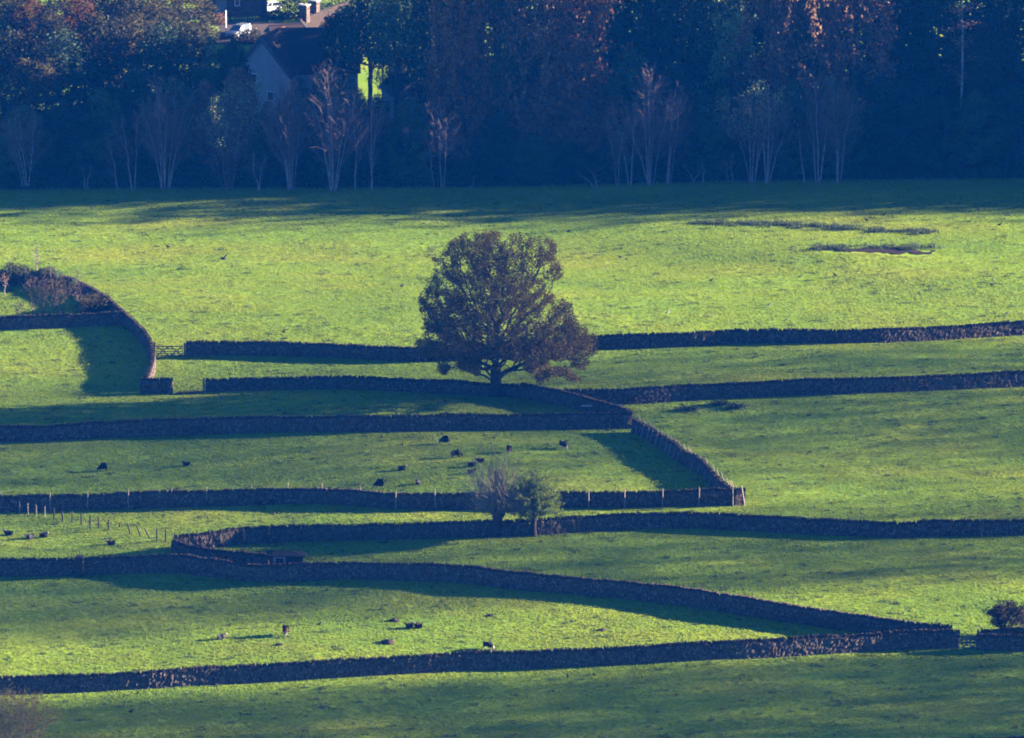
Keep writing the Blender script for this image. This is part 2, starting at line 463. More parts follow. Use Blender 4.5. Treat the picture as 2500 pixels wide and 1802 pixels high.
rng = np.random.default_rng(3)
N = 800000
x, y = field_points(N, rng)
keep = 0.6 * vnoise(x / 1.6, y / 2.2, 11) + 0.4 * vnoise(x / 9, y / 6, 12) + rng.uniform(-0.35, 0.9, N) > -0.1
keep &= ~(inside(x, y, MUD) | inside(x, y + 0.6, MUD))
x, y = x[keep], y[keep]
clump = sst(0.1, 0.42, vnoise(x / 1.3, y / 1.6, 21) + 0.5 * vnoise(x / 6, y / 5, 22))
tall = 0.10 + 0.05 * clump * rng.random(len(x)) + 0.04 * rng.random(len(x))
z = gh(x, y) - 0.02
B = 4
P = np.repeat(np.stack([x, y, z], 1), B, 0); hN = np.repeat(tall, B)
ang = rng.uniform(0, 2 * math.pi, len(P)); lean = rng.uniform(0.2, 1.0, len(P)) * hN
wd = rng.uniform(0.05, 0.11, len(P))
side = np.stack([-np.sin(ang), np.cos(ang), 0 * ang], 1) * wd[:, None]
tip = P + np.stack([np.cos(ang) * lean, np.sin(ang) * lean, hN * rng.uniform(0.6, 1.0, len(P))], 1)
V = np.stack([P - side, P + side, tip], 1).reshape(-1, 3)
mb = MB(); mb.add(V, T=np.arange(len(V)).reshape(-1, 3))
tag(mb.build('grass', M['blades']), 'short green pasture grass growing across all the walled fields', 'grass', kind='stuff')

# darker rush and coarse grass clumps
def rush_mesh(spots, rng, mat, name, label, cat='rushes', kind='stuff', h0=0.25, h1=0.6, group=None):
    mb = MB()
    for (cx, cy, rx, ry, n) in spots:
        a = rng.uniform(0, 2 * math.pi, n); r = np.sqrt(rng.random(n))
        px = cx + np.cos(a) * r * rx; py = cy + np.sin(a) * r * ry
        pz = gh(px, py) - 0.03
        Pp = np.stack([px, py, pz], 1)
        an = rng.uniform(0, 2 * math.pi, n); hh = rng.uniform(h0, h1, n); ln = hh * rng.uniform(0.1, 0.7, n)
        sd = np.stack([-np.sin(an), np.cos(an), 0 * an], 1) * rng.uniform(0.02, 0.06, n)[:, None]
        tp = Pp + np.stack([np.cos(an) * ln, np.sin(an) * ln, hh], 1)
        V = np.stack([Pp - sd, Pp + sd, tp], 1).reshape(-1, 3)
        mb.add(V, T=np.arange(len(V)).reshape(-1, 3))
    return tag(mb.build(name, mat), label, cat, group, kind)

spots = []
xx, yy = field_points(2000, rng, 600, 850)
for px, py in zip(xx, yy):
    r = rng.uniform(0.08, 0.34)
    spots.append((px, py, r * rng.uniform(1.2, 3.2), r, int(10 + 80 * r)))
rush_mesh(spots, rng, M['rush'], 'coarse_grass', 'dark coarse grass tussocks dotted over the walled fields', 'grass', h0=0.12, h1=0.34)
spots = []
for a, b, n in (((60, 335), (620, 345), 40), ((600, 340), (1180, 372), 60), ((1250, 385), (1690, 400), 34), ((880, 505), (1120, 498), 26), ((1150, 488), (1700, 505), 26)):
    for k in range(n):
        t = rng.random()
        p = at(*c6(a[0] + (b[0] - a[0]) * t, a[1] + (b[1] - a[1]) * t + rng.normal() * 9))
        spots.append((p.x, p.y, rng.uniform(0.4, 1.2), rng.uniform(0.3, 0.8), 50))
for (cx, cy) in ((520, 640), (680, 676), (560, 653)):
    pass
rush_mesh(spots, rng, M['rush'], 'rushes', 'dark bands of rushes in the bright upper field near the muddy patch', 'rushes')

# wet mud patch in the upper field
pg = MUD
xs = np.arange(min(p.x for p in pg), max(p.x for p in pg), 0.2); ys = np.arange(min(p.y for p in pg), max(p.y for p in pg), 0.25)
V, Q = grid_mesh(xs, ys, lambda X, Y: hm(X, Y) + hmic(X, Y) * 0.6 + 0.06 + 0.10 * vnoise(X * 1.7, Y * 1.7, 41))
ce = V[Q].mean(1)
Q = Q[inside(ce[:, 0] + 1.4 * vnoise(ce[:, 0] * 1.3, ce[:, 1] * 1.3, 3), ce[:, 1] + 2.2 * vnoise(ce[:, 0] * 0.8, ce[:, 1] * 0.8, 4) + 0.9 * vnoise(ce[:, 0] * 2.4, ce[:, 1] * 2.4, 5), pg)]
mb = MB(); mb.add(V, Q)
tag(mb.build('mud_patch', M['mud'], smooth=True), 'dark patch of bare wet mud in the bright upper field', 'mud', kind='structure')

# ------------------------------------------------------------------ dry stone walls
def cr(ox, oy, s): return lambda x, y: (ox + x / s, oy + y / s)
c1 = cr(0, 0, 2.7325); c2 = cr(830, 0, 2.7325); c3 = cr(1660, 0, 2.7)
c4 = cr(0, 460, 2.7325); c5 = cr(830, 500, 2.7325)
ca = cr(0, 960, 2.7325); cb = cr(830, 960, 2.7325); cc = cr(1660, 960, 2.7)
cd = cr(0, 1300, 2.7325); ce_ = cr(830, 1300, 2.7325); cf = cr(1660, 1300, 2.7)

def smooth_path(P, step):
    P = np.asarray(P, float)
    if len(P) == 2: P = np.array([P[0], P[0] * 2 / 3 + P[1] / 3, P[0] / 3 + P[1] * 2 / 3, P[1]])
    Q = np.vstack([2 * P[0] - P[1], P, 2 * P[-1] - P[-2]])
    out = []
    for i in range(1, len(Q) - 2):
        p0, p1, p2, p3 = Q[i - 1:i + 3]
        for t in np.linspace(0, 1, 24, endpoint=False):
            out.append(0.5 * ((2 * p1) + (-p0 + p2) * t + (2 * p0 - 5 * p1 + 4 * p2 - p3) * t * t + (-p0 + 3 * p1 - 3 * p2 + p3) * t ** 3))
    out.append(P[-1]); out = np.array(out)
    d = np.concatenate([[0], np.cumsum(np.linalg.norm(np.diff(out, axis=0), axis=1))])
    n = max(3, int(d[-1] / step))
    s = np.linspace(0, d[-1], n)
    return np.stack([np.interp(s, d, out[:, k]) for k in range(2)], 1), s

WALLS = {}
def dry_wall(key, pts, label, height=2.0, thick=0.75, seed=0, cope=0.34, off=0.35, jag=1.0):
    G = [at(*p) for p in pts]
    P, s = smooth_path([(g.x, g.y + off) for g in G], 0.17)
    rg = np.random.default_rng(100 + seed)
    T = np.gradient(P, axis=0); T /= np.linalg.norm(T, axis=1)[:, None]
    Nn = np.stack([-T[:, 1], T[:, 0]], 1)
    hb = height - cope
    lev = np.linspace(0, 1, 10)
    prof = [(-1, t) for t in lev] + [(-0.33, 1.0), (0.33, 1.0)] + [(1, t) for t in lev[::-1]]
    n, k = len(P), len(prof)
    sag = 0.16 * vnoise(s / 5.0, s * 0 + seed, 31) + 0.10 * vnoise(s / 1.7, s * 0 + seed, 32)
    base = hm(P[:, 0], P[:, 1])
    V = np.zeros((n, k, 3))
    for j, (sd, t) in enumerate(prof):
        w = thick / 2 * (1 - 0.35 * t)
        if abs(sd) == 1:
            dsp = 0.10 * (rg.random(n) - 0.5) + 0.10 * vnoise(s / 0.45, s * 0 + t * 11 + seed * 3 + sd, 33)
            o = sd * (w + dsp)
            if t == 0: o = sd * (w + 0.10)
        else:
            o = sd * w + 0 * s
        V[:, j, 0] = P[:, 0] + Nn[:, 0] * o; V[:, j, 1] = P[:, 1] + Nn[:, 1] * o
        V[:, j, 2] = base - 0.25 + t * (hb + sag + 0.25) + (0.05 * (rg.random(n) - 0.5) if 0 < t < 1 else 0)
    ii = np.arange((n - 1) * (k - 1)); r = ii // (k - 1); c = ii % (k - 1); a = r * k + c
    Q = np.stack([a, a + k, a + k + 1, a + 1], 1)
    mb = MB(); mb.add(V.reshape(-1, 3), Q)
    for e in (0, n - 1):                                    # closed ends
        m = k // 2
        q = [[e * k + i, e * k + i + 1, e * k + k - 2 - i, e * k + k - 1 - i] for i in range(m - 1)]
        mb.q.append(np.array(q))
    mid = P[n // 2]
    o = thing('dry_stone_wall', label, 'wall', (float(mid[0]), float(mid[1]), float(hm(*mid))))
    loc = np.array(o.location)
    mb.v = [v - loc for v in mb.v]
    mb.build('stonework', M['stone'], o)
    # upright coping stones
    cb_ = MB(); q = 0.0
    while q < s[-1] - 0.05:
        w = rg.uniform(0.08, 0.22); h = cope * rg.uniform(0.72, 1.12) + (0.08 * jag if rg.random() < 0.10 else 0)
        i = int(np.clip(np.searchsorted(s, q + w / 2), 0, n - 1))
        ang = math.atan2(T[i, 1], T[i, 0])
        zt = base[i] + hb + sag[i] - 0.04
        cb_.box((P[i, 0] - loc[0], P[i, 1] - loc[1], zt + h / 2 - loc[2]), (w * 0.95, thick * rg.uniform(0.5, 0.8), h), ang + rg.uniform(-0.2, 0.2), rg.uniform(-0.1, 0.1), rg.uniform(-0.22, 0.22) * jag, taper=rg.uniform(0.55, 0.95))
        q += w
    cb_.build('coping', M['cope'], o)
    WALLS[key] = (P, T, Nn, s, base, hb + sag)
    return o

B_path = [c4(-30, 648), c4(180, 648), c4(350, 654), c4(500, 700), c4(700, 808), c4(830, 915), c4(900, 975), c4(965, 1045), c4(1005, 1120), c4(1020, 1200), c4(1003, 1285), c4(968, 1360)]
dry_wall('A', [c4(-40, 946), c4(300, 935), c4(600, 922), c4(835, 916)], 'straight dark stone wall in front of the bare thorn bushes at upper left', 1.75, seed=1)
dry_wall('B', B_path, 'curving stone wall that bends down to the left side of the far gate', 1.85, seed=2)
dry_wall('Bs', [c4(935, 1368), c4(1040, 1371), c4(1152, 1374)], 'short stub of stone wall at the foot of the curving wall', 1.95, seed=3, thick=0.8)
dry_wall('C', [c4(1238, 1122), c4(1500, 1115), c4(1900, 1122), c4(2268, 1135), c5(300, 1040), c5(560, 1046), c5(1000, 1030), c5(1400, 990), c5(1730, 967), c5(2268, 952), c6(500, 1132), c6(1200, 1129), c6(1700, 1111), c6(2100, 1086), c6(2330, 1074)],
         'farthest long stone wall, running from the far gate behind the great oak', 1.85, seed=4)
dry_wall('D', [c4(1368, 1361), c4(1700, 1350), c4(2268, 1343), c5(400, 1247), c5(700, 1264), c5(1000, 1278), c5(1215, 1290)], 'stone wall ending at the foot of the oak trunk on its left', 1.7, seed=5)
dry_wall('D2', [c5(1490, 1333), c5(1700, 1334), c5(1960, 1331), c5(2268, 1312), c6(300, 1497), c6(700, 1477), c6(1200, 1461), c6(1700, 1441), c6(2330, 1417)], 'long stone wall with jagged top right of the oak, second from the wood', 2.0, seed=6)
dry_wall('E', [c5(1205, 1292), c5(1350, 1318), c5(1500, 1345), c5(1700, 1405), c5(1880, 1455), c5(1945, 1482)], 'short slanting stone wall with sunlit top just right of the oak trunk', 1.9, seed=7)
dry_wall('F', [ca(-40, 331), ca(500, 312), ca(1000, 290), ca(1600, 270), ca(2268, 262), cb(400, 259), cb(800, 251), cb(1400, 245), cb(1945, 240)], 'long stone wall behind the black sheep, with a squared right end', 2.02, seed=8)
dry_wall('G', [cb(1958, 262), cb(2100, 335), cb(2268, 452), cc(0, 455), cc(150, 537), cc(250, 650), cc(385, 745)], 'slanting stone wall bristling with stakes on both sides', 1.75, seed=9, off=0.1)
dry_wall('H', [ca(-40, 797), ca(400, 786), ca(900, 774), ca(1500, 755), ca(1950, 742), ca(2268, 748), cb(300, 771), cb(700, 779), cb(1000, 776), cb(1500, 768), cb(1900, 764), cb(2268, 758), cc(428, 736)], 'long stone wall lined with tall pale posts, behind the pollard trees', 1.95, seed=10)
dry_wall('I', [ca(1158, 1058), ca(1280, 1048), ca(1450, 1030), ca(1700, 1006), ca(2268, 986), cb(500, 976), cb(1000, 958), cb(1300, 950), cb(1700, 925), cb(2268, 905), cc(400, 909), cc(800, 931), cc(1200, 946), cc(1450, 956), cc(1800, 946), cc(2330, 939)],
         'long wavy stone wall with thin dark stakes, directly behind the pollard trunks', 1.9, seed=11)
dry_wall('J', [ca(1155, 1062), ca(1220, 1085), ca(1400, 1122), ca(1600, 1142), ca(1800, 1165)], 'low stone wall from the rounded corner to the small dark hut', 1.55, seed=12)
dry_wall('K0', [ca(-40, 1226), ca(250, 1223), ca(520, 1218)], 'short left end length of stone wall beside the square stone pier', 2.1, seed=13)
dry_wall('K', [ca(540, 1216), ca(900, 1203), ca(1200, 1203), ca(1400, 1227), ca(1650, 1256), ca(1900, 1262), ca(2100, 1252), ca(2268, 1243), ce_(500, 325), ce_(900, 349), ce_(1200, 388), ce_(1600, 418), ce_(2000, 458), ce_(2268, 488), cf(500, 562), cf(900, 622), cf(1250, 675), cf(1500, 705), cf(1790, 735)],
         'long stone wall passing in front of the small dark hut and slanting down rightwards', 2.05, seed=14)
dry_wall('L', [cd(-40, 1087), cd(400, 1072), cd(900, 1050), cd(1500, 1015), cd(2268, 970), ce_(500, 942), ce_(1000, 917), ce_(1700, 892), ce_(2268, 862), cf(500, 832), cf(1000, 802), cf(1500, 773), cf(1842, 765)],
         'nearest long stone wall along the bottom of the picture, partly sunlit', 2.02, seed=15)
dry_wall('M', [cf(1950, 775), cf(2100, 783), cf(2330, 786)], 'short dark stone wall right of the near gate, under the thorn bush', 1.75, seed=16)
dry_wall('Mb', [cf(1975, 728), cf(2110, 722), cf(2330, 718)], 'dark stone wall behind the thorn bush at the right edge', 1.5, seed=17)
dry_wall('N', [(2310, 1852), (2420, 1850), (2560, 1846)], 'stone wall whose top just shows in the bottom right corner', 2.0, seed=18)

# square pier on wall K
p = at(*ca(532, 1222))
mb = MB()
for k in range(9):
    mb.box((rng.uniform(-0.03, 0.03), rng.uniform(-0.03, 0.03), 0.12 + k * 0.27), (0.82 + rng.uniform(-0.08, 0.08), 0.9 + rng.uniform(-0.08, 0.08), 0.262), rng.uniform(-0.07, 0.07))
o = mb.build('stone_pier', M['cope'], loc=(p.x, p.y, p.z - 0.15))
tag(o, 'square pale stone pier standing between two lengths of wall', 'pier')

# pale rail behind the corner of wall F
a, b = at(*c5(1610, 1400)), at(*c5(1885, 1400))
o = thing('timber_rail', 'pale horizontal timber rail in front of the sunlit slanting wall', 'rail', a)
mb = MB(); mb.bar((0, 0, 1.05), (b.x - a.x, b.y - a.y, b.z - a.z + 1.12), 0.10, 0.14); mb.build('rail', M['rail'], o)
for q in (0.02, 0.98):
    mb = MB(); mb.bar(((b.x - a.x) * q, (b.y - a.y) * q + 0.1, -0.1), ((b.x - a.x) * q, (b.y - a.y) * q + 0.1, 1.18), 0.12); mb.build('post', M['darkpost'], o)

# ------------------------------------------------------------------ gates
def field_gate(pa, pb, h, nx, label, nbars=5):
    a, b = at(*pa), at(*pb)
    L = math.hypot(b.x - a.x, b.y - a.y)
    o = thing('field_gate', label, 'gate', (a.x, a.y, a.z), math.atan2(b.y - a.y, b.x - a.x))
    zs = [0.12 + (h - 0.15) * (i / (nbars - 1)) ** 1.15 for i in range(nbars)]
    for i, z in enumerate(zs):
        mb = MB(); mb.bar((0, 0, z), (L, 0, z), 0.05, 0.13 if i == nbars - 1 else 0.10); mb.build('bar', M['gate'], o)
    for q in (0.06, L - 0.06):
        mb = MB(); mb.bar((q, -0.05, 0.05), (q, -0.05, h + 0.06), 0.06, 0.12); mb.build('stile', M['gate'], o)
    for k in range(nx):
        x0, x1 = L * k / nx + 0.08, L * (k + 1) / nx - 0.08
        for (za, zb) in ((0.12, h - 0.03), (h - 0.03, 0.12)):
            mb = MB(); mb.bar((x0, -0.055, za), (x1, -0.055, zb), 0.045, 0.11); mb.build('brace', M['gate'], o)
    return o
field_gate(c4(1042, 1121), c4(1222, 1121), 1.32, 2, 'far five-bar gate with two crossed braces, between the curving wall and long wall')
field_gate(cf(1858, 766), cf(1944, 768), 1.35, 1, 'near five-bar gate with one crossed brace, at the right end of the nearest wall')
def gate_post(p, h, label, lean=0.0):
    g = at(*p)
    mb = MB(); mb.box((0, 0, h / 2 - 0.1), (0.2, 0.2, h + 0.2), taper=0.95); mb.box((0, 0, h + 0.04), (0.19, 0.19, 0.08), taper=0.3)
    o = mb.build('gate_post', M['gate'], loc=g); o.rotation_euler = (0, lean, 0.2)
    tag(o, label, 'gate post', 'posts at the gateways')
gate_post(c4(1031, 1123), 1.85, 'dark gate post touching the curving wall, left of the far gate')
gate_post(c4(1232, 1123), 1.75, 'dark gate post at the left end of the farthest long wall')
gate_post(c4(1360, 1361), 1.75, 'lone dark gate post at the open gap left of the oak')
gate_post(cf(1956, 768), 2.1, 'dark leaning gate post right of the near gate', 0.06)

# ------------------------------------------------------------------ posts
def post_mesh(name, h, r, mat, sides=6):
    mb = MB(); mb.path([(0, 0, -0.3), (0, 0, h * 0.5), (0, 0, h - 0.1), (0, 0, h)], [r, r, r * 0.95, r * 0.45], sides)
    me = mb.mesh(name); me.materials.append(mat); return me
pm_pale = post_mesh('pale_fence_post', 1.0, 1.0, M['post']); pm_dark = post_mesh('dark_fence_post', 1.0, 1.0, M['darkpost'])
def stake(name, me, base, top, r, label, cat, group):
    """a stake from its foot base to its tip (metres)"""
    o = link(name, me, loc=base)
    d = Vector(top) - Vector(base)
    o.rotation_mode = 'QUATERNION'; o.rotation_quaternion = d.to_track_quat('Z', 'Y')
    o.scale = (r, r, d.length)
    return tag(o, label, cat, group)
def stake_px(name, me, pb, pt, r, label, cat, group, dy=0.0):
    """a stake whose foot is at pixel pb and whose tip shows at pixel pt"""
    b = at(*pb); b.y += dy
    k = ppm(b)
    t = b + Vector(((pt[0] - pb[0]) / k, 0, max(0.4, (pb[1] - pt[1]) / k / CP)))
    return stake(name, me, b, t, r, label, cat, group)
GH = 'tall pale posts along the wall behind the pollard trees'
Hx = [ca(v, 0)[0] for v in (8, 335, 587, 858, 1147, 1380, 1678, 1920, 2148)] + [cb(v, 0)[0] for v in (137, 373, 633, 912, 1432, 1658, 1898, 2153)] + [cc(v, 0)[0] for v in (127, 347)]
Hb = [780, 780, 772, 768, 755, 748, 735, 718, 718]
Hp = [ca(0, v)[1] for v in Hb] + [cb(0, v)[1] for v in (745, 770, 770, 768, 764, 762, 760, 755)] + [cc(0, v)[1] for v in (740, 738)]
for sx, sy in zip(Hx, Hp):
    stake_px('fence_post', pm_pale, (sx + rng.uniform(-1, 1), sy + 3), (sx, sy - 47 + rng.uniform(-2, 2)), 0.065, 'tall pale post standing against the wall behind the pollard trees', 'fence post', GH)
stake_px('fence_post', pm_pale, cc(424, 738), cc(403, 608), 0.10, 'pale post leaning left at the right-hand corner of the pale-posted wall', 'fence post', GH)
GF = 'pale stakes along the far side of the slanting wall'
for (x, y) in ((1988, 145), (2022, 170), (2064, 190), (2090, 215), (2115, 237), (2140, 252), (2180, 270), (2205, 284), (2230, 297), (2255, 316)):
    pt = cb(x, y)
    stake_px('fence_stake', pm_pale, (pt[0] + 14, pt[1] + 44), pt, 0.07, 'pale stake leaning left over the top of the slanting wall', 'stake', GF, 0.3)
for (x, y) in ((22, 340), (50, 352), (68, 375), (98, 395), (130, 412), (167, 430), (210, 470), (240, 505), (270, 525), (305, 562), (322, 575), (337, 582), (362, 608)):
    pt = cc(x, y)
    stake_px('fence_stake', pm_pale, (pt[0] + 14, pt[1] + 44), pt, 0.07, 'pale stake leaning left over the top of the slanting wall', 'stake', GF, 0.3)
GN = 'grey stakes along the near face of the slanting wall'
for (a, b) in (((1970, 275), (1985, 180)), ((2005, 300), (2030, 200)), ((2040, 322), (2062, 220)), ((2062, 338), (2087, 240)), ((2095, 360), (2118, 262)), ((2122, 382), (2150, 286)), ((2160, 405), (2182, 308)), ((2182, 418), (2210, 328)), ((2212, 438), (2240, 355)), ((2238, 458), (2266, 375))):
    stake_px('grey_stake', pm_pale, cb(*a), cb(*b), 0.055, 'thin grey stake leaning right against the near face of the slanting wall', 'stake', GN, -0.35)
for (a, b) in (((65, 522), (80, 440)), ((105, 545), (130, 462)), ((150, 572), (170, 500)), ((185, 612), (210, 540)), ((215, 642), (240, 580))):
    stake_px('grey_stake', pm_pale, cc(*a), cc(*b), 0.055, 'thin grey stake leaning right against the near face of the slanting wall', 'stake', GN, -0.35)
GI = 'thin dark stakes along the wavy wall behind the pollard trunks'
Ixt = [ca(v, t) for v, t in ((1165, 930), (1318, 915), (1395, 905), (1500, 908), (1625, 893), (1795, 885), (2008, 870), (2218, 868))] + \
      [cb(v, t) for v, t in ((147, 858), (363, 850), (563, 850), (737, 845), (932, 842), (1227, 820), (1409, 828), (1592, 805), (1770, 792), (1978, 780), (2142, 776))] + \
      [cc(v, t) for v, t in ((58, 770), (235, 778), (457, 785), (663, 790), (885, 802), (1105, 815), (1275, 822), (1406, 822), (1590, 822), (1780, 826), (1995, 828), (2164, 815))]
for (sx, sy) in Ixt:
    l = rng.uniform(-5, 5)
    stake_px('wall_stake', pm_dark, (sx + l, sy + 46), (sx, sy), 0.05, 'thin dark stake rising above the wavy wall behind the pollard trunks', 'stake', GI, -0.1)
GK = 'thin dark stakes along the wall that slants down from the hut'
for (v, t) in ((30, 160), (217, 155), (377, 168), (710, 182), (865, 188), (982, 196), (1140, 210), (1247, 222), (1505, 255), (1610, 260), (1998, 305), (2095, 318)):
    sx, sy = ce_(v, t)
    stake_px('thin_stake', pm_dark, (sx + rng.uniform(-1, 4), sy + 52), (sx, sy), 0.04, 'thin dark stake poking above the wall that slants down from the hut', 'stake', GK, 0.5)
for (v, t) in ((28, 340), (145, 352)):
    sx, sy = cf(v, t)
    stake_px('thin_stake', pm_dark, (sx + rng.uniform(-1, 4), sy + 52), (sx, sy), 0.04, 'thin dark stake poking above the wall that slants down from the hut', 'stake', GK, 0.5)
for (v, t, l) in ((263, 1070, 'single thin stake behind the left end length of wall'), (1475, 1025, 'first thin stake in the grass right of the rounded wall corner'), (1553, 1035, 'thin stake midway between the rounded corner and the hut'), (1620, 1028, 'thin stake nearest the left side of the hut'), (2065, 1070, 'thin stake just right of the hut roof'), (2158, 1085, 'short thin stake two steps right of the hut')):
    sx, sy = ca(v, t)
    stake_px('thin_stake', pm_dark, (sx + 1, sy + 34), (sx, sy), 0.04, l, 'stake', GK)
GL = 'row of old posts crossing the left-hand sheep field'
for (x, t, b) in ((133, 720, 802), (187, 733, 814), (243, 742, 820), (298, 752, 830), (362, 765, 842), (418, 785, 857), (482, 785, 867), (543, 797, 879), (602, 812, 895), (660, 820, 902), (726, 838, 917), (1048, 897, 987), (1105, 908, 992)):
    stake_px('old_post', pm_dark if x > 350 else pm_pale, ca(x, b), ca(x + rng.uniform(-3, 3), t), 0.09 if x > 350 else 0.06, 'upright old post in the row crossing the left-hand sheep field', 'fence post', GL)
for (a, b, l) in (((118, 803), (82, 718), 'slanting brace post at the upper end of the old post row'), ((797, 892), (799, 866), 'broken short post in the row crossing the sheep field'), ((870, 942), (853, 865), 'left-tilted old post just right of the broken short post'),
                  ((938, 957), (914, 882), 'old post tilted left, second after the broken short post'), ((1000, 969), (965, 900), 'most steeply tilted old post in the row'), ((1162, 975), (1168, 928), 'last old post of the row, at the rounded wall corner')):
    stake_px('old_post', pm_dark, ca(*a), ca(*b), 0.09, l, 'fence post', GL)

# ------------------------------------------------------------------ trees
def colonize(A, base, th, step, kill, infl, rng, wob=0.25, max_it=260, lean=(0, 0)):
    nodes = [np.array(base, float)]; par = [-1]
    n = max(1, int(th / step))
    for i in range(n):
        nodes.append(nodes[-1] + np.array([lean[0] * step + rng.normal() * 0.03, lean[1] * step + rng.normal() * 0.03, step])); par.append(len(nodes) - 2)
    P = np.array(nodes)
    D = np.linalg.norm(A[:, None] - P[None], axis=2); near = D.argmin(1); dist = D.min(1)
    alive = np.ones(len(A), bool); seen = {}
    for it in range(max_it):
        act = alive & (dist < infl)
        if not act.any():
            if not alive.any() or it > 120: break
            k = int(np.where(alive, dist, 1e9).argmin()); src = np.array([near[k]]); dv = (A[k] - P[src[0]])[None]
        else:
            src, inv = np.unique(near[act], return_inverse=True)
            v = A[act] - P[near[act]]; v /= np.maximum(np.linalg.norm(v, axis=1), 1e-6)[:, None]
            dv = np.zeros((len(src), 3)); np.add.at(dv, inv, v)
        dv = dv / np.maximum(np.linalg.norm(dv, axis=1), 1e-6)[:, None] + rng.normal(size=dv.shape) * wob
        dv /= np.linalg.norm(dv, axis=1)[:, None]
        cnt = np.array([seen.get(int(s), 0) for s in src])
        ok = cnt < 3
        if not ok.any():
            alive[act] = False; continue
        stuck = set(src[~ok].tolist())
        if stuck: alive &= ~(act & np.isin(near, list(stuck)))
        src, dv = src[ok], dv[ok]
        for s_ in src: seen[int(s_)] = seen.get(int(s_), 0) + 1
        new = P[src] + dv * step
        b = len(P); P = np.vstack([P, new]); par += src.tolist()
        idx = np.where(alive)[0]
        if len(idx) == 0: break
        Dn = np.linalg.norm(A[idx][:, None] - new[None], axis=2); m = Dn.min(1); am = Dn.argmin(1)
        up = m < dist[idx]; near[idx[up]] = b + am[up]; dist[idx[up]] = m[up]
        alive &= dist > kill
        if not alive.any(): break
    return P, np.array(par)

def limb_radii(P, par, rb, rt, ex=0.5):
    n = len(P); cnt = np.ones(n)
    for i in range(n - 1, 0, -1): cnt[par[i]] += cnt[i]
    return rt + (rb - rt) * (cnt / cnt[0]) ** ex

def limbs(mb, P, par, r, rmin=0.0, rmax=9.0):
    i = np.arange(1, len(P)); r1 = r[i]; p = par[i]
    r0 = np.minimum(r[p], r1 * 1.6)
    sel = (r1 >= rmin) & (r1 < rmax)
    for lo, hi, sd in ((0.0, 0.05, 3), (0.05, 0.16, 5), (0.16, 9, 9)):
        k = sel & (r1 >= lo) & (r1 < hi)
        mb.tubes(P[p[k]], P[i[k]], r0[k], r1[k], sd)
    return mb

# the great oak
p0 = at(*c5(1040, 1278))
oak = thing('oak_tree', 'great oak with russet leaves and thick forked trunk, alone in the middle of the fields', 'tree', p0)
K5 = 2.7325 * ppm(p0)                     # crop pixels per metre
CL = [(950, 270, 215, 100), (1250, 280, 190, 105), (1370, 350, 85, 95), (1420, 450, 75, 60), (1460, 420, 40, 30), (790, 330, 110, 100), (700, 440, 105, 105), (630, 560, 85, 85), (575, 660, 52, 80), (800, 540, 130, 110), (1000, 440, 190, 140), (1190, 440, 130, 120),
      (1270, 560, 125, 80), (1000, 640, 210, 120), (700, 720, 150, 120), (640, 820, 95, 85), (1250, 680, 190, 110), (1440, 690, 110, 90), (1150, 800, 240, 120), (1430, 820, 190, 115), (1590, 840, 90, 60), (1655, 890, 70, 70), (1670, 970, 55, 50), (850, 850, 190, 110), (700, 950, 190, 80),
      (565, 960, 75, 55), (900, 960, 190, 75), (1200, 960, 240, 85), (1470, 960, 180, 80), (1600, 1050, 55, 50), (1310, 1080, 85, 70), (1440, 1110, 120, 40), (1560, 1150, 60, 22), (1350, 1160, 42, 32), (860, 1060, 80, 50), (690, 1090, 42, 50), (905, 1100, 36, 42), (530, 905, 34, 18)]
HOLES = [(820, 425, 45, 32), (1310, 440, 55, 30), (730, 545, 60, 26), (850, 545, 40, 22), (970, 800, 26, 22), (1100, 800, 22, 24), (1130, 625, 30, 20), (1400, 540, 30, 26), (620, 870, 40, 16), (880, 660, 34, 20), (1230, 300, 14, 22), (680, 620, 26, 20), (1000, 590, 20, 24), (760, 740, 40, 16), (950, 900, 28, 14), (1290, 745, 30, 14), (1390, 885, 26, 14), (1200, 590, 26, 20)]
rg = np.random.default_rng(12)
def in_mask(u, v, ell, grow=1.0):
    m = np.zeros(u.shape, bool)
    for (a, b, c, d) in ell: m |= ((u - a) / (c * grow)) ** 2 + ((v - b) / (d * grow)) ** 2 < 1
    return m
NA = 90000
X = rg.uniform(-8.2 * 1.45, 9.4 * 1.45, NA); Y = rg.uniform(-10, 10, NA); Z = rg.uniform(1.2, 22, NA)
U_ = 1040 + X * K5; V_ = 1278 - (Z * CP + Y * SP) * K5
hull = (Y / np.interp(Z, [0, 3, 6, 10, 14, 18, 22], [4, 7.5, 9.0, 8.5, 7.5, 6, 3.0])) ** 2 + (X / np.interp(Z, [0, 3, 6, 10, 14, 18, 22], [11.5, 12.5, 12.8, 11, 9.5, 9, 7])) ** 2 < 1
ok = in_mask(U_, V_, CL) & hull & ~in_mask(U_, V_, HOLES, 0.9)
dens = vnoise(X / 2.1 + Z / 3.3, Y / 2.1 - Z / 2.4, 71) + vnoise(X / 2.3 - Y / 3, Z / 2.0, 72)
ok &= dens > rg.uniform(-0.45, 0.30, NA)
A = np.stack([X, Y, Z], 1)[ok]
wgt = rg.random(len(A)) ** (1.0 / np.where(A[:, 2] < 6.5, 2.2, 1.0))
A = A[np.argsort(-wgt)[:4700]]
P, par = colonize(A, (0, 0, -0.2), 3.4, 0.42, 0.62, 5.5, rg, 0.28)
r = limb_radii(P, par, 0.66, 0.016, 0.52)
mb = MB(); limbs(mb, P, par, r, 0.05)
mb.path([(0, 0, -0.4), (0, 0, 0.1), (0, 0, 0.8), (0, 0, 2.0), (0, 0, 3.2)], [1.0, 0.86, 0.72, 0.66, 0.62], 14)
mb.build('trunk', M['bark'], oak, smooth=True)
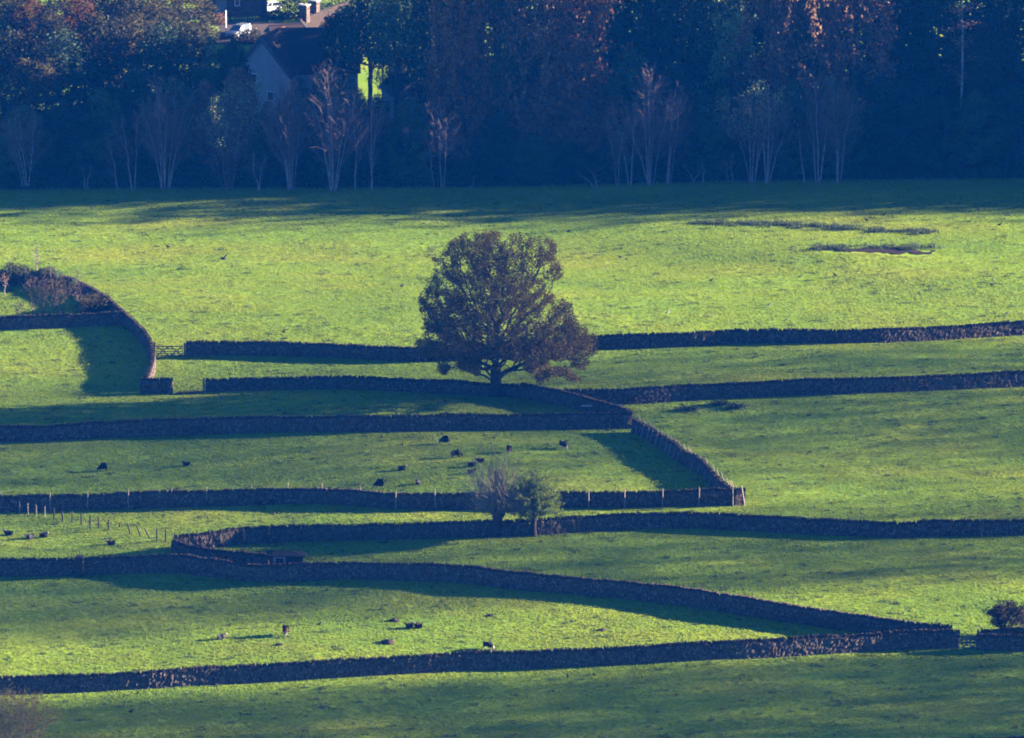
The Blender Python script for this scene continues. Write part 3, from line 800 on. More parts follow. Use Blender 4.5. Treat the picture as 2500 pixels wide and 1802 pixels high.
U_ = 1040 + P[:, 0] * K5; V_ = 1278 - (P[:, 2] * CP + P[:, 1] * SP) * K5
thin = np.where((r < 0.06) & in_mask(U_, V_, CL, 1.08))[0]
n = 120000
C = P[rg.choice(thin, n)] + rg.normal(size=(n, 3)) * 0.24
U_ = 1040 + C[:, 0] * K5; V_ = 1278 - (C[:, 2] * CP + C[:, 1] * SP) * K5
C = C[~in_mask(U_, V_, HOLES, 0.85) | (rg.random(n) < 0.30)]
C = C[vnoise(C[:, 0] / 0.9 + C[:, 1] / 1.3, C[:, 2] / 0.8 - C[:, 1] / 1.1, 73) + 0.6 * vnoise(C[:, 0] / 2.2, C[:, 2] / 1.9 + C[:, 1] / 2, 74) > rg.uniform(-0.80, 0.10, len(C))]
U_ = 1040 + C[:, 0] * K5; V_ = 1278 - (C[:, 2] * CP + C[:, 1] * SP) * K5
C = C[in_mask(U_ + 34 * vnoise(C[:, 2] * 1.1, C[:, 0], 75), V_ + 30 * vnoise(C[:, 0] * 1.1, C[:, 2], 76), CL, 1.0)]
lm = MB(); lm.leaves(C, 0.23, rg, 0.2, 0.62)
tw = MB(); limbs(tw, P, par, r, 0.0, 0.05); build2('crown', lm, M['oakleaf'], tw, M['bark'], oak)
mb = MB()                                                 # dead hanging branch right of the trunk
mb.path([((x - 1040) / K5, -0.3, (1278 - y) / K5 / CP) for x, y in ((1090, 1055), (1125, 1075), (1142, 1110), (1128, 1145), (1118, 1190))], [0.06, 0.05, 0.035, 0.025, 0.012], 5)
mb.path([((x - 1040) / K5, -0.3, (1278 - y) / K5 / CP) for x, y in ((1128, 1078), (1150, 1090), (1172, 1118))], [0.03, 0.022, 0.01], 4)
mb.build('dead_branch', M['bark'], oak)

# the two pollard willows
def pollard(pb, head, hw, nshoot, fan, label, leafy, seed):
    """fan: list of (angle from vertical in degrees, length in metres) limits of the shoots"""
    rg = np.random.default_rng(seed)
    g = at(*pb); k = 2.7325 * ppm(g)
    o = thing('pollard_willow', label, 'tree', g)
    hx, hz = (head[0]) / k, head[1] / k / CP
    tr = hw / k / 2
    mb = MB()
    mb.path([(0, 0, -0.3), (0.02, 0, 0.2), (hx * 0.3, 0, hz * 0.35), (hx * 0.7, 0, hz * 0.7), (hx, 0, hz * 0.93), (hx, 0, hz * 1.06)], [tr * 1.35, tr * 1.12, tr * 0.9, tr * 0.95, tr * 1.45, tr * 0.9], 12)
    for _ in range(9):
        a = rg.uniform(0, 6.28); q = rg.uniform(0.3, 1.1) * tr
        mb.path([(hx, 0, hz * 0.86), (hx + math.cos(a) * q, math.sin(a) * q, hz * rg.uniform(0.95, 1.12)), (hx + math.cos(a) * q * 1.5, math.sin(a) * q * 1.5, hz * rg.uniform(1.1, 1.3))], [tr * 0.5, tr * 0.42, tr * 0.1], 6)
    mb.build('trunk', M['bark'], o, smooth=True)
    sh = MB(); LC = []
    for _ in range(nshoot):
        az = rg.uniform(0, 6.28)
        t = rg.random() ** 0.8
        ang = R(fan[0]) * t
        L = (fan[1] * (1 - t) + fan[2] * t) * rg.uniform(0.6, 1.05)
        d = np.array([math.sin(ang) * math.cos(az), math.sin(ang) * math.sin(az), math.cos(ang)])
        st = np.array([hx + d[0] * tr * 0.9, d[1] * tr * 0.9, hz + rg.uniform(-0.15, 0.25)])
        bend = np.array([d[0] * 0.3, d[1] * 0.3, -0.10]) if rg.random() < 0.5 else np.array([-d[0] * 0.25, -d[1] * 0.25, 0.25])
        pts = [st + d * L * q + bend * L * q * q * 0.6 + rg.normal(size=3) * 0.05 * L * q for q in np.linspace(0, 1, 6)]
        sh.path(pts, np.linspace(0.040, 0.014, 6), 3)
        for q in rg.uniform(0.25, 0.95, 5):
            i = int(q * 5); s0 = pts[i] + (pts[min(i + 1, 5)] - pts[i]) * (q * 5 - i)
            e = d + rg.normal(size=3) * 0.5; e /= np.linalg.norm(e); l2 = L * rg.uniform(0.10, 0.28)
            sh.tubes([s0], [s0 + e * l2], 0.017, 0.010, 3)
            LC += [s0 + e * l2 * rg.uniform(0.2, 1.0) + rg.normal(size=3) * 0.09 for _ in range(leafy[0])]
        if rg.random() < leafy[1]:
            LC += [pts[int(rg.integers(2, 6))] + rg.normal(size=3) * 0.12 for _ in range(leafy[2])]
    lm = MB(); lm.leaves(LC, 0.22, rg, 0.0, 0.4, 0.4); build2('crown', sh, M['willowtwig'], lm, M['willowleaf'], o)
    return o
pollard(cb(1035, 956), (22, 165), 66, 300, (78, 6.6, 4.2), 'bare pollard willow with a haze of upright shoots, left of the pair', (0, 0.3, 3), 5)
pollard(cb(1290, 952), (2, 150), 42, 280, (80, 4.6, 3.0), 'leafy green pollard willow, right of the pair', (17, 0.9, 26), 6)

# dark thorn bush by the near gate, bushes of the upper-left field, bush in the corner
def bush(pb, w, h, label, leafmat, twigmat, nleaf, seed, lsize=0.13, th=0.6, na=420, name='thorn_bush', cat='bush', stems=1, ry=None, loc=None, zlow=0.3, group=None, rb=0.10, lump=0.5):
    rg = np.random.default_rng(seed)
    g = loc if loc is not None else at(*pb)
    o = thing(name, label, cat, g, group=group)
    A = rg.normal(size=(na * 3, 3)); A /= np.linalg.norm(A, axis=1)[:, None]; A *= (rg.random(na * 3) ** 0.42)[:, None]
    A = A * (1 + lump * vnoise(np.arctan2(A[:, 2], A[:, 0]) * 1.6 + seed, A[:, 1] * 1.5 + 3, seed + 9))[:, None]
    A = A * np.array([w / 2, (ry or w * 0.42), h * (1 - zlow) / 2]) + np.array([0, 0, h * (1 + zlow) / 2])
    A = A[vnoise(A[:, 0] / (w * 0.16), A[:, 2] / (h * 0.2) + A[:, 1], seed) > rg.uniform(-0.5, 0.2, len(A))][:na]
    step = max(0.12, min(w, h) / 26)
    P, par = colonize(A, (0, 0, -0.1), th, step, step * 1.3, w, rg, 0.35)
    r = limb_radii(P, par, rb, 0.010, 0.55)
    mb = MB(); limbs(mb, P, par, r, 0.022)
    for k in range(stems - 1):
        a = rg.uniform(-0.4 * w, 0.4 * w); j = int(rg.integers(len(P) // 3, len(P)))
        q = P[j]; mb.path([(a * 0.6, 0, -0.2), (a * 0.8 + q[0] * 0.1, q[1] * 0.3, q[2] * 0.4), (q[0], q[1], q[2])], [rb * 0.7, rb * 0.5, 0.012], 5)
    mb.build('trunk', twigmat, o)
    tw = MB(); limbs(tw, P, par, r, 0, 0.022)
    if nleaf:
        i = np.where(r < 0.03)[0]
        lm = MB(); lm.leaves(P[rg.choice(i, nleaf)] + rg.normal(size=(nleaf, 3)) * step * 0.9, lsize, rg, 0.1, 0.6)
        build2('crown', lm, leafmat, tw, twigmat, o)
    else:
        tw.build('crown', twigmat, o)
    return o
bush((2455, 1555), 4.4, 4.1, 'dark rounded thorn bush with a tan side, above the wall at the right edge', M['thorndark'], M['bark'], 6500, 31, lsize=0.2, th=1.2, na=1000, rb=0.16, lump=1.0, zlow=0.22)
bush((22, 1832), 10.5, 6.4, 'yellowish twiggy bush in the bottom left corner', M['cornerleaf'], M['willowtwig'], 9000, 32, lsize=0.17, th=0.8, na=1600, name='corner_bush', stems=9, zlow=0.05)
z4 = cr(0, 640, 2268 / 330)
for i, (x, yb, w, h, lf, lab) in enumerate(((330, 880, 1.8, 2.0, 0, 'lowest bare shrub at the left end of the clump behind the straight dark wall'), (560, 880, 3.0, 5.6, 300, 'tall grey bare thorn, left of the clump behind the straight dark wall'), (725, 875, 2.4, 5.0, 250, 'bare thorn with forked stems, second in the clump behind the dark wall'),
                                           (890, 865, 2.8, 6.2, 400, 'bare thorn with single dark stem in the middle of the clump'), (1040, 870, 2.6, 5.2, 500, 'brownish bare thorn right of the single-stemmed one'), (1310, 855, 2.2, 6.2, 0, 'pale-stemmed sapling standing beside the dark bramble'))):
    bush(z4(x, yb), w, h, lab, M['bushleaf'], M['twig'], lf, 40 + i, 0.12, 0.5, 420, 'bare_thorn', 'thorn tree', 3 if i not in (3,) else 1, None, None, 0.18, 'bare thorns in the upper-left corner field', 0.07)
bush(z4(630, 330), 1.6, 5.2, 'slender pale birch sapling rising above the far left hedge', M['bushleaf'], M['palebark'], 0, 50, th=2.0, na=200, name='birch_sapling', cat='tree', zlow=0.4, rb=0.07)
bush(z4(75, 560), 1.2, 3.0, 'small pale sapling at the left edge of the upper-left corner field', M['rust'], M['palebark'], 120, 51, th=1.2, na=120, name='rowan_sapling', cat='tree', zlow=0.4, rb=0.06)
def scrub(pts, label, name, cat, mat, n, h, w, seed, lsize=0.22):
    """one continuous run of low growth"""
    rg = np.random.default_rng(seed)
    G = [at(*p) for p in pts]
    P, s = smooth_path([(g.x, g.y) for g in G], 0.3)
    i = rg.integers(0, len(P), n)
    hh = h * (0.75 + 0.9 * vnoise(s / 1.6, s * 0, seed)[i]) * rg.random(n) ** 0.6
    px = P[i, 0] + rg.normal(size=n) * 0.2; py = P[i, 1] + rg.normal(size=n) * w
    C = np.stack([px, py, hm(px, py) + 0.05 + hh], 1)
    mid = P[len(P) // 2]; loc = np.array([mid[0], mid[1], float(hm(*mid))])
    o = thing(name, label, cat, tuple(loc))
    st = MB(); j = rg.integers(0, len(P), max(12, n // 60))
    for q in j:
        b = np.array([P[q, 0], P[q, 1] + rg.normal() * w, float(hm(P[q, 0], P[q, 1])) - 0.1]) - loc
        st.tubes([b], [b + np.array([rg.normal() * 0.3, rg.normal() * 0.3, h * rg.uniform(0.6, 1.1)])], 0.03, 0.01, 3)
    st.build('stems', M['twig'], o)
    lm = MB(); lm.leaves(C - loc, lsize, rg, 0.1, 0.65); lm.build('foliage', mat, o)
    return o
scrub([z4(-40, 380), z4(250, 370), z4(600, 380), z4(900, 400)], 'dark bracken-brown hedge along the far side of the upper-left corner field', 'hedge', 'hedge', M['bracken'], 6500, 2.7, 0.8, 61)
scrub([z4(880, 400), z4(1100, 470), z4(1290, 560)], 'dark ivy hedge on the far bend of the curving wall', 'ivy_hedge', 'hedge', M['darkgreen'], 3800, 2.2, 0.6, 62)
scrub([z4(1400, 840), z4(1600, 820), z4(1800, 830)], 'dark green bramble thicket inside the bend of the curving wall', 'bramble', 'bramble', M['olive'], 4200, 1.9, 1.0, 63)
for k, (x, yb, w, lab) in enumerate(((55, 115, 4.0, 'low dark juniper clump, left of three under the long wall'), (265, 80, 3.6, 'low dark juniper clump, middle of three under the long wall'), (370, 100, 2.6, 'smallest dark juniper clump, right of three under the long wall'))):
    q = cc(x, yb); g = at(*q)
    rg = np.random.default_rng(70 + k)
    C = rg.normal(size=(700, 3)) * np.array([w * 0.2, 0.35, 0.16]) + np.array([0, 0, 0.30])
    o = thing('juniper_clump', lab, 'shrub', g, group='juniper clumps under the long wall')
    lm = MB(); lm.leaves(C, 0.2, rg, 0.1, 0.6); lm.build('foliage', M['blackgreen'], o)
    st = MB(); st.tubes(np.zeros((8, 3)), C[:8], 0.03, 0.012, 3); st.build('stems', M['twig'], o)

# ------------------------------------------------------------------ bare multi-stemmed trees along the wood edge
def stemmed(pb, top, hw, nst, label, seed, leafy=0, leafmat=None, lean=0.0, bark='palebark', twigs=1.0, name='bare_birch', r0=0.085):
    rg = np.random.default_rng(seed)
    g = at(*pb); k = ppm(g)
    H = (pb[1] - top) / k / CP; W = hw / k
    o = thing(name, label, 'tree', g, group='bare trees along the wood edge')
    tm = MB(); cm = MB(); LC = []
    for i in range(nst):
        a = rg.uniform(0, 6.28); f = ((i + 0.5) / nst * 2 - 1) if nst > 1 else 0.0
        f += rg.normal() * 0.12
        tx = f * W * rg.uniform(0.3, 0.75) + (lean + rg.normal() * 0.03) * H; ty = rg.normal() * W * 0.4
        h = H * (rg.uniform(0.68, 1.0) if nst > 1 else 1.0) * (1 - 0.22 * abs(f))
        b0 = np.array([f * 0.10 * W + rg.normal() * 0.12, rg.normal() * 0.25, -0.15])
        q = np.linspace(0, 1, 9)[:, None]
        wob = np.cumsum(rg.normal(size=(9, 3)) * 0.17, 0) * q; wob[:, 2] = 0
        pts = b0 + np.array([tx, ty, 0]) * (0.75 * q + 0.25 * q * q) + np.array([0, 0, h]) * q + wob
        rr = r0 * rg.uniform(0.55, 1.25)
        tm.path(pts, np.linspace(rr, 0.018, 9) , 5)
        L = np.linalg.norm(pts[-1] - pts[0]); nb = int(L * 1.5 * twigs)
        for _ in range(nb):
            t = 0.2 + 0.8 * rg.random() ** 0.8; u = t * 8; j = min(7, int(u))
            s0 = pts[j] + (pts[j + 1] - pts[j]) * (u - j); dr = pts[j + 1] - pts[j]; dr = dr / np.linalg.norm(dr)
            az = rg.uniform(0, 6.28); side = np.array([math.cos(az), math.sin(az), 0.0])
            e = dr * rg.uniform(0.7, 1.2) + side * rg.uniform(0.4, 0.9); e /= np.linalg.norm(e)
            bl = (0.36 * (1 - t) + 0.09) * H * rg.uniform(0.4, 1.25)
            p1 = s0 + e * bl * 0.5; e2 = e + np.array([0, 0, 0.35]) + rg.normal(size=3) * 0.15; e2 /= np.linalg.norm(e2); p2 = p1 + e2 * bl * 0.5
            br = max(0.014, 0.045 * (1 - t))
            cm.tubes([s0, p1], [p1, p2], [br, br * 0.7], [br * 0.7, 0.010], 3)
            nt_ = int(11 * twigs) + 2
            w_ = rg.uniform(0.15, 1.0, nt_)
            base = np.where((w_ < 0.5)[:, None], s0 + (p1 - s0) * (w_ * 2)[:, None], p1 + (p2 - p1) * (w_ * 2 - 1)[:, None])
            d = e[None] + rg.normal(size=(nt_, 3)) * 0.45 + np.array([0, 0, 0.25]); d /= np.linalg.norm(d, axis=1)[:, None]
            tipp = base + d * (bl * rg.uniform(0.2, 0.5, nt_))[:, None]
            cm.tubes(base, tipp, 0.018, 0.009, 3)
            if leafy: LC += list(base[:leafy] + (tipp - base)[:leafy] * rg.random((len(base[:leafy]), 1)) + rg.normal(size=(len(base[:leafy]), 3)) * 0.3)
    tm.build('trunk', M[bark], o, smooth=True)
    if LC:
        LC = np.repeat(np.array(LC), 3, 0) + rg.normal(size=(len(LC) * 3, 3)) * 0.25
        lm = MB(); lm.leaves(LC, 0.26, rg, 0.1, 0.6); build2('crown', cm, M['twig'], lm, leafmat, o)
    else: cm.build('crown', M['twig'], o)
    return o
stemmed((64, 461), 225, 75, 5, 'leaning clump of pale birch stems at the left end of the wood edge', 201, 2, M['darkgreen'], bark='birch')
stemmed((207, 464), 380, 28, 2, 'small bare sapling right of the leftmost birch clump', 202)
stemmed((282, 463), 330, 20, 1, 'single thin stem leaning left, left of the great stem cluster', 203, lean=-0.18)
stemmed((326, 466), 215, 34, 2, 'tall straight pale stem close to the left side of the great stem cluster', 204, lean=-0.06, r0=0.10)
stemmed((400, 461), 190, 98, 10, 'broad bare tree of about ten pale stems fanning from one foot', 205, twigs=1.1, r0=0.10)
stemmed((556, 466), 165, 88, 6, 'multi-stemmed tree still hazed with green leaves, left of the white gable', 206, 4, M['green'], bark='twig')
stemmed((636, 467), 330, 26, 2, 'thin bare sapling below the left corner of the white gable', 207, lean=-0.05)
stemmed((710, 463), 175, 66, 6, 'bare tree with crossing pale stems in front of the white gable house', 208, twigs=1.7, r0=0.10)
stemmed((815, 466), 150, 76, 7, 'tall bare tree with straight pale stems below the slate roof', 209, twigs=1.0, r0=0.11)
stemmed((868, 464), 165, 30, 2, 'pair of tall bare stems close right of the tree below the slate roof', 210, r0=0.10)
stemmed((909, 466), 215, 34, 2, 'slim bare tree standing below the sunlit grass glimpse', 211)
stemmed((936, 264), 40, 52, 3, 'dark crooked tree standing across the sunlit grass glimpse', 240, 8, M['blackgreen'], bark='bark', r0=0.22)
stemmed((1062, 463), 320, 26, 1, 'slender stem tilting left, beside the straight stem near the middle', 212, lean=-0.12)
stemmed((1078, 463), 215, 40, 2, 'straight slim bare tree near the middle of the wood edge', 213, r0=0.10)
stemmed((1150, 464), 425, 10, 1, 'short bare pole at the foot of the dark holly', 214)
stemmed((1455, 458), 390, 34, 2, 'low bare stem bending left, left end of the right-hand stem group', 215, lean=-0.30)
stemmed((1505, 455), 285, 50, 2, 'bare stem with a leftward crook in the right-hand group', 216, lean=-0.10)
stemmed((1538, 454), 235, 42, 2, 'kinked bare tree left of the tall right-hand stem cluster', 217, lean=-0.08)
stemmed((1588, 452), 160, 70, 6, 'tall cluster of bare pale stems, the largest right of the middle', 218, twigs=1.1, r0=0.10)
stemmed((1632, 449), 185, 44, 4, 'bare stems leaning right beside the tall right-hand cluster', 219, lean=0.06)
stemmed((1692, 448), 395, 16, 2, 'pair of short bare saplings between the two large right-hand trees', 220)
stemmed((1716, 448), 395, 12, 1, 'lone short sapling right of the sapling pair', 221)
stemmed((1784, 447), 350, 30, 2, 'low bare shrub stems left of the green-leaved tree', 222)
stemmed((1838, 445), 140, 76, 5, 'green-leaved tree on two pale stems in the right half of the wood edge', 223, 5, M['green'])
stemmed((1874, 447), 175, 60, 4, 'crooked bare tree leaning right beside the green-leaved tree', 224, lean=0.09, r0=0.11)
stemmed((1963, 447), 285, 22, 1, 'single thin stem tilting left before the twin tall stems', 225, lean=-0.08)
stemmed((1996, 447), 165, 36, 3, 'twin tall straight stems in the right part of the wood edge', 226, r0=0.12)
stemmed((2046, 445), 150, 62, 5, 'last leafy tree with forked pale stems before the black wood', 227, 4, M['darkgreen'])

# ------------------------------------------------------------------ the wood behind: prototypes, then copies
def proto(kind, seed, nleaf=8500):
    rg = np.random.default_rng(seed)
    o = thing('wood_tree', 'tree', 'tree')
    Hh = 20.0
    prof = {'round': ([0.12, 0.25, 0.5, 0.75, 0.92, 1.0], [0.5, 0.85, 1.0, 0.85, 0.5, 0.1]),
            'low': ([0.0, 0.12, 0.4, 0.7, 0.9, 1.0], [0.9, 1.0, 1.0, 0.8, 0.5, 0.1]),
            'high': ([0.5, 0.58, 0.7, 0.85, 0.95, 1.0], [0.4, 0.9, 1.0, 0.85, 0.55, 0.1]),
            'cone': ([0.05, 0.15, 0.4, 0.7, 0.9, 1.0], [0.8, 1.0, 0.75, 0.45, 0.18, 0.03])}[kind]
    n = 9000
    Z = rg.uniform(prof[0][0], 1, n); a = rg.uniform(0, 6.28, n); rr = np.sqrt(rg.random(n)) * 5 * np.interp(Z, *prof)
    X, Y, Z = rr * np.cos(a), rr * np.sin(a), Z * Hh
    d = vnoise(X / 2.6 + 7, Z / 2.2 + Y / 3, seed) + vnoise(Y / 2.6, Z / 2.4 - X / 3, seed + 1)
    if kind == 'cone': d = d + 0.35 * np.sin(Z * 2.4)
    A = np.stack([X, Y, Z], 1)[d > rg.uniform(-0.35, 0.35, n)][:1500]
    P, par = colonize(A, (0, 0, -0.3), Hh * (0.45 if kind in ('high', 'cone') else 0.16), 0.6, 0.95, 7, rg, 0.25)
    r = limb_radii(P, par, 0.36, 0.02, 0.5)
    mb = MB(); limbs(mb, P, par, r, 0.06); mb.build('trunk', M['bark'], o, smooth=True)
    i = np.where(r < 0.07)[0]
    C = P[rg.choice(i, nleaf)] + rg.normal(size=(nleaf, 3)) * np.array([0.42, 0.42, 0.34])
    lm = MB(); lm.leaves(C, 0.40, rg, 0.35, 0.7)
    limbs(lm, P, par, r, 0.03, 0.06)
    lm.build('crown', M['darkgreen'], o)
    return o
PROTO = {'round': [proto('round', 301), proto('round', 302), proto('round', 303)], 'low': [proto('low', 304, 14000), proto('low', 305, 14000)], 'high': [proto('high', 306, 6500), proto('high', 307, 6500)], 'cone': [proto('cone', 308, 9500)]}
used = set()
rt = random.Random(5)
def wood_tree(sx, y, top, rad, kind, leaf, label, name='wood_tree', bark=None):
    p = atY(sx, y)
    H = max(3.0, z_at(top, y) - p.z)
    opts = PROTO[kind]
    fresh = [q for q in opts if id(q) not in used]
    pr = fresh[0] if fresh else opts[rt.randrange(len(opts))]
    if fresh: o = pr; used.add(id(pr))
    else: o = copy_tree(pr)
    o.name = name
    o.location = p; o.rotation_euler = (0, 0, rt.uniform(0, 6.28)); o.scale = (rad / 5, rad / 5, H / 20)
    tag(o, label, 'tree', 'trees of the dark wood along the top of the picture')
    for ch in o.children:
        if ch.name.startswith('crown'):
            ch.material_slots[0].link = 'OBJECT'; ch.material_slots[0].material = M[leaf]
        elif bark:
            ch.material_slots[0].link = 'OBJECT'; ch.material_slots[0].material = M[bark]
    return o

